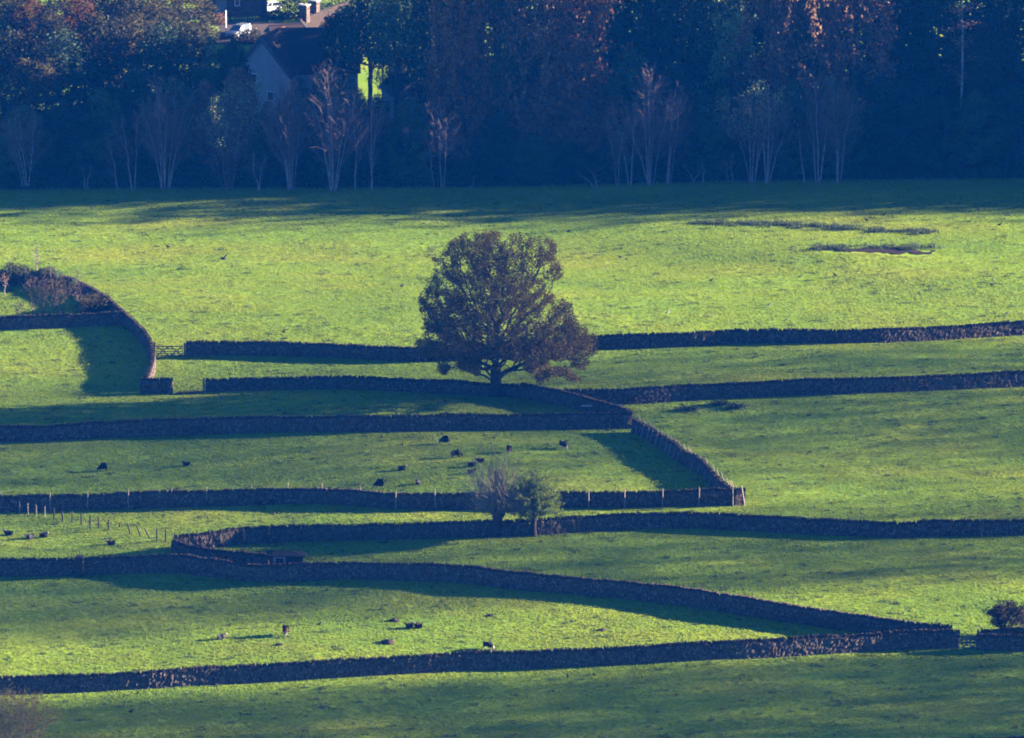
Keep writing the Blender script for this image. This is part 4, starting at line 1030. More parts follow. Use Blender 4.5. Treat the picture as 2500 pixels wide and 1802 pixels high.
W = [
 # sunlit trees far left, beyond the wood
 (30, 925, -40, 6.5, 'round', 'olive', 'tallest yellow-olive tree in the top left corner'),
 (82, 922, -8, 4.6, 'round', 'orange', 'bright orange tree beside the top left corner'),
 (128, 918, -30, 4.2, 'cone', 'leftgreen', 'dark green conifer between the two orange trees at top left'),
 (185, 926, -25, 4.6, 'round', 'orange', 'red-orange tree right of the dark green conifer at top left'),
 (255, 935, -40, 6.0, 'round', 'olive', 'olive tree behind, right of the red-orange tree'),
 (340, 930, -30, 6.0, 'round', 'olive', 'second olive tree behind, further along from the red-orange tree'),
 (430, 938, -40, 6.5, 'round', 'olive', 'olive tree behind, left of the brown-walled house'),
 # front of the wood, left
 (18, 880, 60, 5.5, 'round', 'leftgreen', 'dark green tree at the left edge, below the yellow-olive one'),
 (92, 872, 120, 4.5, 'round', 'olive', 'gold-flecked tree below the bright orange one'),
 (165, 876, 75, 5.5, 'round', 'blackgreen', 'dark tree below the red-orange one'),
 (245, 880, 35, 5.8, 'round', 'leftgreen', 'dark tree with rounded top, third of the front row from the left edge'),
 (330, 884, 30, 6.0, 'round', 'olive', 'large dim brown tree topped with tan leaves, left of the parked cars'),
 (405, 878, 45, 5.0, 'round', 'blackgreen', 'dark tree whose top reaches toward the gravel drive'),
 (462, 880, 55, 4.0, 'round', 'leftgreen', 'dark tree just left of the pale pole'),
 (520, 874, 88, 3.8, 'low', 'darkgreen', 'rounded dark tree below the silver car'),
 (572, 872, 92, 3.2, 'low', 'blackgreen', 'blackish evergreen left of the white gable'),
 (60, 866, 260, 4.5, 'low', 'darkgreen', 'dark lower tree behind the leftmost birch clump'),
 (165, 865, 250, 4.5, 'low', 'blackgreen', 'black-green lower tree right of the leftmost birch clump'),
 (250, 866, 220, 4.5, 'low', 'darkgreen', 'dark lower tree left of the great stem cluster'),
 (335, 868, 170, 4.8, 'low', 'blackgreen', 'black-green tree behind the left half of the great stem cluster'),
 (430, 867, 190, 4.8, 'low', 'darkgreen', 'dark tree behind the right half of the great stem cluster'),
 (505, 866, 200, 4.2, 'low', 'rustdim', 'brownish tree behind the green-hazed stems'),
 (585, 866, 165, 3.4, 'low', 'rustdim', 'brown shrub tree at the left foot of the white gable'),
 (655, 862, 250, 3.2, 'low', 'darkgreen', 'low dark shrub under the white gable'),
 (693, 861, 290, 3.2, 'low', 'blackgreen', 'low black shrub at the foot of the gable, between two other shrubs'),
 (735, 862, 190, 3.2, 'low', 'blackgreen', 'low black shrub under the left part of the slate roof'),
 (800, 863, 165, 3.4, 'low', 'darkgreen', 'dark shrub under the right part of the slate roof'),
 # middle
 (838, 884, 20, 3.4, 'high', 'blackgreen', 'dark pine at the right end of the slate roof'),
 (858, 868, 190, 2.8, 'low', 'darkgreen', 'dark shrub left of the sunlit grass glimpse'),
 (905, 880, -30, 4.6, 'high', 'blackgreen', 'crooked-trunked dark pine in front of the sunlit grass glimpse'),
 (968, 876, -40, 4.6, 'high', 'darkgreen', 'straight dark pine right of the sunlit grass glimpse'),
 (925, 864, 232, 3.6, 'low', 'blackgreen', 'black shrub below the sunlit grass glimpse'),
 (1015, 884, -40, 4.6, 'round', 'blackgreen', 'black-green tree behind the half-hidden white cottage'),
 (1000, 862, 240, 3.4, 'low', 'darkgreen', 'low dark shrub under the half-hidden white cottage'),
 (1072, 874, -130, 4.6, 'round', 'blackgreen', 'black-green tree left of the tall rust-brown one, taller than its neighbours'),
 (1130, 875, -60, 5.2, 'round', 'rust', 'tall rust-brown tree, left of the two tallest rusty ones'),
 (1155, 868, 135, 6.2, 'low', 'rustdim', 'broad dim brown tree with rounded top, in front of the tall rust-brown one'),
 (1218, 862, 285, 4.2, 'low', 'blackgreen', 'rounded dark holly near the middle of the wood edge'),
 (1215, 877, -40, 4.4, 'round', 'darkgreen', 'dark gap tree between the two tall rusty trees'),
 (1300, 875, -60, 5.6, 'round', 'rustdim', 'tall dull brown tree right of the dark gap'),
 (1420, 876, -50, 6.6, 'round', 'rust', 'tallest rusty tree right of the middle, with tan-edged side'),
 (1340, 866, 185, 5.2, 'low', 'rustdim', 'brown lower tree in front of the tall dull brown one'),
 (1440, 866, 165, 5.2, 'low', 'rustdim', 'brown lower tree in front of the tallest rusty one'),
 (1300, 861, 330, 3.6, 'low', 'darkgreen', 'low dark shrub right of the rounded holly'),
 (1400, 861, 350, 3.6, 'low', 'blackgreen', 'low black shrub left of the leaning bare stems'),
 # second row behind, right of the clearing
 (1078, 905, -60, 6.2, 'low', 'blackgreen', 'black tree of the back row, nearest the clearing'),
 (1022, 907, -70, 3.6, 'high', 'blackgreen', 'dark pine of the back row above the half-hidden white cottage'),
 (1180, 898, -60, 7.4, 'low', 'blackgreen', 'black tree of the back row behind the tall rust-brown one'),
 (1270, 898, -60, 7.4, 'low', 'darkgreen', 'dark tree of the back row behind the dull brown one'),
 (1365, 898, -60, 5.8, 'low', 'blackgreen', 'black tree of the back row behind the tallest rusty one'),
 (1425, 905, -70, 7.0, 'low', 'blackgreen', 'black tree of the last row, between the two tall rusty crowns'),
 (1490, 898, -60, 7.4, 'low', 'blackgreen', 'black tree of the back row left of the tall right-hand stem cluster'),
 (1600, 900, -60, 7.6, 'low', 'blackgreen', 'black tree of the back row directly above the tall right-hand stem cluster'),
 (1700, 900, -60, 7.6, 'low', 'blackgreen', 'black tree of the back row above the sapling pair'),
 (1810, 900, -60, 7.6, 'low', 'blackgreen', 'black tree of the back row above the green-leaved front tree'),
 (1920, 900, -60, 7.6, 'low', 'darkgreen', 'dark tree of the back row behind the rusty tree with tan sprays'),
 (2030, 900, -60, 7.6, 'low', 'blackgreen', 'black tree of the back row left of the last rusty tree'),
 (2140, 900, -60, 7.6, 'low', 'blackgreen', 'black tree of the back row right of the last rusty tree'),
 (2250, 900, -60, 7.6, 'low', 'blackgreen', 'black tree of the back row behind the black conifer'),
 (2350, 902, -60, 7.6, 'low', 'blackgreen', 'black tree of the back row behind the white birch trunk'),
 (2450, 902, -60, 7.6, 'low', 'blackgreen', 'black tree of the back row in the top right corner'),
 # right
 (1560, 884, -30, 5.4, 'round', 'blackgreen', 'black tree directly behind the tall right-hand stem cluster'),
 (1650, 886, -40, 5.6, 'round', 'blackgreen', 'black tree right of the tall right-hand stem cluster'),
 (1540, 865, 120, 4.8, 'low', 'darkgreen', 'dark lower tree behind the kinked bare tree'),
 (1630, 864, 150, 4.6, 'low', 'blackgreen', 'black lower tree behind the sapling pair'),
 (1770, 876, 5, 4.6, 'round', 'green', 'pale-topped green tree behind the green-leaved front tree'),
 (1720, 864, 230, 4.4, 'low', 'darkgreen', 'dark shrub tree left of the green-leaved front tree'),
 (1740, 890, -60, 5.4, 'round', 'darkgreen', 'dark tree behind the pale-topped green tree'),
 (1870, 882, -60, 5.4, 'round', 'rustdim', 'dull rusty tree at the top right of the pale-topped green one'),
 (1965, 878, -50, 5.8, 'round', 'rustdim', 'rusty tree with bright tan sprays near the top, above the twin stems'),
 (2085, 880, -50, 5.8, 'round', 'rustdim', 'last rusty tree before the black right end of the wood'),
 (1840, 865, 200, 4.6, 'low', 'blackgreen', 'black lower tree behind the green-leaved front tree'),
 (1930, 864, 200, 4.6, 'low', 'darkgreen', 'dark lower tree behind the crooked bare tree'),
 (2025, 864, 190, 4.8, 'low', 'darkgreen', 'dark lower tree behind the last leafy front tree'),
 (2120, 865, 165, 5.0, 'low', 'blackgreen', 'black rounded tree first past the last leafy front tree'),
 (2205, 866, 200, 5.0, 'low', 'blackgreen', 'black rounded tree second past the last leafy front tree'),
 (2195, 888, -50, 5.2, 'round', 'blackgreen', 'tall black tree right of the last rusty tree'),
 (2280, 884, -60, 5.0, 'cone', 'blackgreen', 'black conifer left of the white birch trunk'),
 (2400, 872, 60, 4.6, 'round', 'olive', 'thin olive-brown tree right of the white birch trunk'),
 (2400, 892, -60, 5.6, 'round', 'blackgreen', 'black tree behind the thin olive-brown one'),
 (2490, 884, -60, 5.6, 'round', 'blackgreen', 'black tree in the top right corner'),
 (2290, 864, 240, 4.6, 'low', 'blackgreen', 'black shrub tree below the white birch trunk'),
 (2380, 864, 225, 4.8, 'low', 'darkgreen', 'dark shrub tree below the thin olive-brown one'),
 (2470, 864, 210, 4.8, 'low', 'blackgreen', 'black shrub tree at the right edge of the picture'),
]
for i, t in enumerate(W):
    sx, y, top, rad, kind, leaf, lab = t
    slope = (sx - 1250) / 1250 * 3.4           # the wood edge runs slightly away to the right
    if sx > 1100 and top < 0 and y < 895: y, top = y - 9, -190 - 40 * math.sin(i * 2.3)
    wood_tree(sx, y + slope, top, rad, kind, leaf, lab)
# white-trunked birch on the right
p = atY(2334, 872)
H = z_at(-60, 872) - p.z
o = thing('birch_tree', 'tall birch with a white trunk standing against the black right end of the wood', 'tree', p)
rg = np.random.default_rng(77)
mb = MB(); q = np.linspace(0, 1, 12)
P_ = np.stack([0.35 * np.sin(q * 4) + q * 0.6, 0 * q, q * H], 1); mb.path(P_, np.interp(q, [0, 1], [0.24, 0.06]), 7); mb.build('trunk', M['birch'], o, smooth=True)
cm = MB(); LC = []
for _ in range(46):
    t = rg.uniform(0.45, 1); j = int(t * 11); a = rg.uniform(0, 6.28); L = rg.uniform(1.5, 4)
    e = P_[min(j, 11)] + np.array([math.cos(a) * L * 0.8, math.sin(a) * L * 0.8, L * rg.uniform(-0.1, 0.5)])
    cm.tubes([P_[min(j, 11)]], [e], 0.03, 0.01, 3); LC += list(P_[min(j, 11)] + (e - P_[min(j, 11)]) * rg.random((18, 1)) + rg.normal(size=(18, 3)) * 0.35)
lm = MB(); lm.leaves(LC, 0.3, rg, 0.1, 0.7); build2('crown', cm, M['twig'], lm, M['rustdim'], o)

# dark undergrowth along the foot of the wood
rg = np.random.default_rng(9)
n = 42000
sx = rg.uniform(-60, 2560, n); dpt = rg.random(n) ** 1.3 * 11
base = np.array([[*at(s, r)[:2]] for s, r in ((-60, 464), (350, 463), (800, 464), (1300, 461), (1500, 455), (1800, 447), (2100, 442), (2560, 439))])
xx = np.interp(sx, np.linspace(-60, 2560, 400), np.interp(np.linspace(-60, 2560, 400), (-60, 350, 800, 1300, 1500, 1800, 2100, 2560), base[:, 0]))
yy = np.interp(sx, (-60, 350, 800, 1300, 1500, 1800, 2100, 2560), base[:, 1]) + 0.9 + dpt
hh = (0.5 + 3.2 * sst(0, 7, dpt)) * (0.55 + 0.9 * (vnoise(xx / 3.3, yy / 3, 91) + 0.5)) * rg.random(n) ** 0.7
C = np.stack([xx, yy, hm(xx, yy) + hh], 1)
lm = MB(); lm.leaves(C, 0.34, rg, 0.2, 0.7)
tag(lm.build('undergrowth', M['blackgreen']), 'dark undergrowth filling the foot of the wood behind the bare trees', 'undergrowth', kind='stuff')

# wooded rise outside the picture on the right, whose thin crowns and gaps throw the soft bands of shade over the fields
rg = np.random.default_rng(14)
UU = 204.0 / 147.0
bands = np.array([(400, .18), (458.0, .21), (461.5, 1.0), (474.5, 1.0), (479.5, .34), (490, .36), (497, .48), (502, .80), (507, .74), (513, .54), (520, .38), (529, .35), (535, .36), (545, .42), (551, .58), (557, .92), (562, 1.0), (640, 1.0)])
tau = -np.log(bands[:, 1])
v_ax = bands[:, 0] * UU
nc = 330000
vv = rg.uniform(560, 870, nc); xw = rg.uniform(228, 275, nc)
tt = np.interp(vv, v_ax, tau)
ks = rg.random(nc) < tt / 2.0
vv, xw = vv[ks], xw[ks]
yw = vv + xw * math.tan(SUN_AZ)
g0 = hm(xw, yw)
zw = g0 + rg.uniform(2, 46, len(xw))
cl = vnoise(yw / 5, zw / 5, 55) + vnoise(xw / 6, zw / 6 + yw / 7, 56)
ks = rg.random(len(cl)) < 0.92 + 0.15 * cl
C = np.stack([xw, yw, zw], 1)[ks]
# trees continuing the main wood beyond the right edge of the picture
n2 = 66000
x2 = rg.uniform(74, 285, n2); y2 = 864 + (x2 - 74) * 0.045 + rg.uniform(0, 46, n2); z2 = hm(x2, y2) * 0.4 + rg.uniform(0.5, 1, n2) * 0 + rg.uniform(0.5, 1.0, n2) * rg.uniform(0.1, 1.0, n2) * np.interp(x2, [74, 140, 200, 285], [40, 38, 31, 29]) * (1 + 0.35 * vnoise(x2 / 9, y2 / 9, 57))
C2 = np.stack([x2, y2, z2], 1)
lm = MB(); lm.leaves(C, 0.72, rg, 0.1, 0.8); lm.leaves(C2, 1.3, rg, 0.1, 0.8)
tx = rg.uniform(230, 272, 90); tv = rg.uniform(560, 790, 90); kk = rg.random(90) < np.interp(tv, v_ax, tau); tx, tv = tx[kk], tv[kk]
ty = tv + tx * math.tan(SUN_AZ); tz = hm(tx, ty)
lm.tubes(np.stack([tx, ty, tz - 0.5], 1), np.stack([tx, ty, tz + 5], 1), 0.3, 0.2, 6)
x3 = rg.uniform(84, 228, 60); y3 = 870 + (x3 - 80) * 0.06 + rg.uniform(0, 26, 60); z3 = hm(x3, y3)
lm.tubes(np.stack([x3, y3, z3 - 0.5], 1), np.stack([x3, y3, z3 + 20], 1), 0.3, 0.1, 6)
tag(lm.build('woodland', M['darkgreen']), 'woodland on the rising ground to the right of the fields', 'woodland', kind='stuff')

# ------------------------------------------------------------------ houses
def gable_house(o, w, l, eave, ridge, wallm, roofm, over=0.35, chimneys=(), windows=(), door=None, capm=None):
    """gable ends face -Y/+Y of the thing; ridge along Y"""
    mb = MB()
    V = [(-w / 2, 0, -1.5), (w / 2, 0, -1.5), (w / 2, 0, eave), (0, 0, ridge), (-w / 2, 0, eave), (-w / 2, l, -1.5), (w / 2, l, -1.5), (w / 2, l, eave), (0, l, ridge), (-w / 2, l, eave)]
    mb.add(V, [[0, 1, 2, 4], [6, 5, 9, 7], [1, 6, 7, 2], [5, 0, 4, 9]], [[4, 2, 3], [7, 9, 8]])
    mb.build('wall', wallm, o)
    sl = (ridge - eave) / (w / 2)
    rb = MB(); t = 0.16
    for sg in (-1, 1):
        xa, xb = 0.0, sg * (w / 2 + over); za, zb = ridge + 0.05, eave - over * sl + 0.05
        q = [(xa, -over, za), (xb, -over, zb), (xb, l + over, zb), (xa, l + over, za)]
        rb.add(q + [(x, y, z + t) for x, y, z in q], [[0, 1, 2, 3], [7, 6, 5, 4], [0, 4, 5, 1], [1, 5, 6, 2], [2, 6, 7, 3]])
    rf = rb.build('roof', roofm, o)
    for sg in (-1, 1):
        bb = MB(); bb.bar((0, -over - 0.04, ridge + 0.02), (sg * (w / 2 + over), -over - 0.04, eave - over * sl + 0.02), 0.07, 0.34); bb.build('bargeboard', M['blackplastic'], rf)
    for sg in (-1, 1):
        gt = MB(); gt.bar((sg * (w / 2 + over + 0.06), -over, eave - over * sl), (sg * (w / 2 + over + 0.06), l + over, eave - over * sl), 0.13, 0.11); gt.build('gutter', M['blackplastic'], rf)
    tb = MB(); tb.bar((0, -over, ridge + t + 0.08), (0, l + over, ridge + t + 0.08), 0.26, 0.14); tb.build('ridge_tiles', roofm, rf)
    for (cx, cy, cw, cl, ch) in chimneys:
        zb = ridge - abs(cx) * sl - 0.4
        cb2 = MB(); cb2.box((cx, cy, zb + ch / 2), (cw, cl, ch)); c = cb2.build('chimney', wallm if capm is None else M['brownstone'], rf)
        kb = MB(); kb.box((cx, cy, zb + ch + 0.07), (cw + 0.22, cl + 0.22, 0.14)); kb.build('chimney_cap', M['cap'], rf)
        pb = MB()
        pb.path([(cx, cy, zb + ch + 0.14), (cx, cy, zb + ch + 0.30), (cx, cy, zb + ch + 0.42)], [0.11, 0.10, 0.12], 8); pb.build('chimney_pot', M['brownroof'], rf)
    for (face, a, z, ww, hh) in windows:
        fr = MB(); pn = MB()
        if face == 'front': c, sx_, sy_ = (a, -0.03, z), (ww, 0.10, hh), (ww - 0.16, 0.06, hh - 0.16)
        else: c, sx_, sy_ = ((w / 2 + 0.03) if face == 'right' else -(w / 2 + 0.03), a, z), (0.10, ww, hh), (0.06, ww - 0.16, hh - 0.16)
        fr.box(c, sx_); f = fr.build('window', M['paintwhite'], o)
        d = (0, -0.035, 0) if face == 'front' else ((0.035 if face == 'right' else -0.035), 0, 0)
        pn.box((c[0] + d[0], c[1] + d[1], c[2]), sy_); pn.build('pane', M['glass'], f)
    if door:
        db = MB(); db.box((door[0], -0.04, 1.02), (0.95, 0.1, 2.04)); db.build('door', M['shedwood'], o)
    return o

# white house below: cross gable plus main range
y1 = 900.0
apex = atY(640.5, y1); zap = z_at(92, y1)
p = Vector((apex.x, apex.y, float(hm(apex.x, apex.y))))
rise = zap - p.z
o = thing('white_house', 'white-rendered house with dark slate roof and a tall gable, among the trees at upper left', 'house', p, R(-24))
gable_house(o, 8.6, 7.0, rise - 4.9, rise, M['render'], M['slate'], 0.4, windows=[('front', -1.2, rise - 5.9, 1.0, 1.2), ('front', 1.4, rise - 8.3, 1.1, 1.3), ('front', -1.6, rise - 8.3, 1.1, 1.3)], door=(3.0,))
# main range, ridge along X
def range_block(o, x0, x1, yc, d, eave, ridge):
    mb = MB()
    V = []
    for x in (x0, x1): V += [(x, yc - d, -1.5), (x, yc + d, -1.5), (x, yc + d, eave), (x, yc, ridge), (x, yc - d, eave)]
    mb.add(V, [[0, 4, 2, 1], [5, 6, 7, 9], [0, 5, 9, 4], [1, 2, 7, 6]], [[4, 3, 2], [9, 7, 8]]); mb.build('wall', M['render'], o)
    sl = (ridge - eave) / d; rb = MB(); t = 0.16; ov = 0.4
    for sg in (-1, 1):
        q = [(x0 - ov, yc, ridge + 0.05), (x0 - ov, yc + sg * (d + ov), eave - ov * sl + 0.05), (x1 + ov, yc + sg * (d + ov), eave - ov * sl + 0.05), (x1 + ov, yc, ridge + 0.05)]
        rb.add(q + [(x, y, z + t) for x, y, z in q], [[0, 1, 2, 3], [7, 6, 5, 4], [0, 4, 5, 1], [1, 5, 6, 2], [2, 6, 7, 3]])
    rf = rb.build('roof', M['slate'], o)
    return rf
blk = bpy.data.objects.new('main_range', None); COL.objects.link(blk); blk.parent = o; blk.rotation_euler = (0, 0, R(28)); blk.location = (1.5, 3.2, 0)
range_block(blk, 0.0, 10.8, 3.2, 5.2, rise - 5.0, rise + 0.05)

# sunlit brown roofs behind
y2 = 926.0
p = atY(737, y2); p.z = float(hm(p.x, p.y)); rz_ = z_at(50, y2) - p.z
o = thing('brown_roofed_house', 'house with sunlit brown roof and pale-capped chimney, behind the slate roof', 'house', p, R(-30))
gable_house(o, 7.0, 8.5, rz_ - 3.4, rz_, M['render'], M['brownroof'], 0.35, chimneys=[(0.0, 0.9, 1.3, 0.9, 2.5)], windows=[('front', 0, rz_ - 4.2, 0.9, 1.1)], capm=1)
y3 = 941.0
p = atY(762, y3); p.z = float(hm(p.x, p.y)); rz_ = z_at(37, y3) - p.z
o = thing('rear_house', 'house with duller brown roof and broad dark chimney, farthest behind the slate roof', 'house', p, R(-32))
gable_house(o, 7.0, 9.5, rz_ - 3.4, rz_, M['greyrender'], M['brownroof'], 0.35, chimneys=[(0.0, 0.8, 1.3, 0.9, 2.4)], windows=[('right', 3, rz_ - 4.6, 0.9, 1.1)], capm=1)
y4 = 915.0
p = atY(662, y4); p.z = float(hm(p.x, p.y)); rz_ = z_at(66, y4) - p.z
o = thing('low_outbuilding', 'low dark outbuilding with stepped slate roof, right of the silver car', 'outbuilding', p, R(-70))
gable_house(o, 3.6, 4.6, rz_ - 1.0, rz_, M['greyrender'], M['slate'], 0.25, windows=[('front', 0, rz_ - 1.9, 0.6, 0.6)])
# brown-walled house at the top
p = at(540, 42); p.z = float(hm(p.x, p.y))
o = thing('brown_house', 'dark brown-walled house with pale corner bay at the top, left of the white car', 'house', p, R(4))
mb = MB(); mb.box((1.9, 3.6, 2.6), (10.2, 7, 8.2)); mb.build('wall', M['brownstone'], o)
mb = MB(); mb.box((0.0, -0.35, 2.6), (1.7, 1.0, 8.2)); mb.build('bay', M['greyrender'], o)
mb = MB(); mb.add([(-3.6, -0.5, 6.6), (7.4, -0.5, 6.6), (7.4, 7.8, 6.6), (-3.6, 7.8, 6.6), (0, 3.6, 10), (3.8, 3.6, 10)], [[0, 1, 5, 4], [2, 3, 4, 5], [3, 2, 1, 0]], [[1, 2, 5], [3, 0, 4]]); mb.build('roof', M['slate'], o)
mb = MB(); mb.box((2.45, 0.05, 2.75), (0.8, 0.14, 2.2)); w = mb.build('window', M['paintwhite'], o); mb = MB(); mb.box((2.45, -0.03, 2.75), (0.56, 0.06, 1.9)); mb.build('pane', M['glass'], w)
# half-hidden white cottage
p = atY(1016, 880); p.z = float(hm(p.x, p.y)); rz_ = z_at(190, 880) - p.z
o = thing('white_cottage', 'white cottage half hidden by bare trees, right of the sunlit grass glimpse', 'house', p, R(16))
gable_house(o, 5.6, 8.0, rz_ - 2.6, rz_, M['greyrender'], M['slate'], 0.3, chimneys=[(0.0, 6.5, 0.9, 0.7, 1.9)], windows=[('front', -1.1, rz_ - 3.2, 0.8, 1.0), ('front', 1.2, rz_ - 3.2, 0.8, 1.0), ('front', -1.1, rz_ - 6.0, 0.8, 1.0)], door=(0.9,))

# gravel drive, verge
def sheet(name, outline, mat, lift, step=0.5):
    pg = [at(*p) for p in outline]
    xs = np.arange(min(p.x for p in pg), max(p.x for p in pg), step); ys = np.arange(min(p.y for p in pg), max(p.y for p in pg), step)
    V, Q = grid_mesh(xs, ys, lambda X, Y: gh(X, Y) * 0.5 + hm(X, Y) * 0.5 + lift)
    ce = V[Q].mean(1); Q = Q[inside(ce[:, 0], ce[:, 1], pg)]
    mb = MB(); mb.add(V, Q)
    return tag(mb.build(name, mat, smooth=True), kind='structure')
sheet('worn_gap', [c4(1160, 1372), c4(1200, 1352), c4(1340, 1350), c4(1362, 1364), c4(1300, 1372), c4(1220, 1378)], M['soil'], 0.02, 0.15)
sheet('gravel_drive', [(455, 108), (470, 58), (560, 57), (655, 57), (735, 62), (745, 110)], M['gravel'], 0.22)

# timber paling gate across the drive top
a, b = at(561, 56), at(652, 56)
L = math.hypot(b.x - a.x, b.y - a.y)
o = thing('paling_fence', 'dark paling fence and gates between the two cars', 'fence', a, math.atan2(b.y - a.y, b.x - a.x))
for k in range(14):
    mb = MB(); mb.box((0.2 + (L - 0.4) * k / 13, 0, 0.72), (0.13, 0.04, 1.45)); mb.build('paling', M['darkpost'], o)
for z in (0.35, 1.25):
    mb = MB(); mb.bar((0, 0.05, z), (L, 0.05, z), 0.05, 0.12); mb.build('rail', M['darkpost'], o)
for xq in (0, L * 0.48, L):
    mb = MB(); mb.box((xq, 0.06, 0.8), (0.22, 0.22, 1.9)); mb.build('post', M['darkpost'], o)
g = at(552, 92)
mb = MB(); H_ = 66 / ppm(g) / CP; mb.path([(0, 0, -0.3), (0, 0, 1.0), (0, 0, H_ - 0.1), (0, 0, H_)], [0.09, 0.075, 0.07, 0.03], 8)
tag(mb.build('pale_pole', M['paintwhite'], loc=g, smooth=True), 'slim pale pole standing in front of the silver car', 'pole')

# garden hedges and shrubs behind the cars
def leafy_shrub(sx, sy, w, h, mat, n, label, name, cat, seed, d=1.6, ls=0.26):
    rg = np.random.default_rng(seed); g = at(sx, sy)
    o = thing(name, label, cat, g)
    C = rg.normal(size=(n, 3)); C /= np.linalg.norm(C, axis=1)[:, None]; C *= (rg.random(n) ** 0.35)[:, None]
    C = C * np.array([w / 2, d, h * 0.52]) + np.array([0, 0, h * 0.5]); C *= 1 + 0.25 * vnoise(C[:, 0] * 0.9, C[:, 2] * 0.9, seed)[:, None]
    C = C[C[:, 2] > 0]
    lm = MB(); lm.leaves(C, ls, rg, 0.1, 0.6); lm.build('foliage', mat, o)
    st = MB(); k = rg.integers(0, len(C), 24); st.tubes(np.tile([0, 0, -0.1], (24, 1)) + rg.normal(size=(24, 3)) * np.array([w * 0.15, 0.3, 0]), C[k], 0.06, 0.02, 4); st.build('stems', M['bark'], o)
    return o
leafy_shrub(740, 44, 9.0, 3.6, M['blackgreen'], 3600, 'long dark hedge right of the white car', 'garden_hedge', 'hedge', 81)
leafy_shrub(672, 47, 6.0, 1.3, M['blackgreen'], 1600, 'low clipped dark hedge below the white car', 'low_hedge', 'hedge', 82, 0.8)
leafy_shrub(838, 52, 5.4, 6.0, M['palegreen'], 3600, 'sunlit pale green willow-like shrub at the top, right of the chimneys', 'pale_shrub', 'shrub', 83)
leafy_shrub(945, 62, 4.6, 4.0, M['palegreen'], 1600, 'pale sunlit shrub glimpsed between the dark pines', 'glimpsed_shrub', 'shrub', 84)
leafy_shrub(536, 62, 2.4, 1.9, M['rustdim'], 700, 'brown potted-looking shrub at the foot of the pale corner bay', 'garden_shrub', 'shrub', 85)
leafy_shrub(512, 96, 3.4, 2.4, M['green'], 900, 'greenish shrub in front of the pale pole', 'garden_shrub', 'shrub', 86)
leafy_shrub(606, 108, 5.0, 2.3, M['leftgreen'], 1400, 'brownish shrub in front of the silver car', 'garden_shrub', 'shrub', 87)

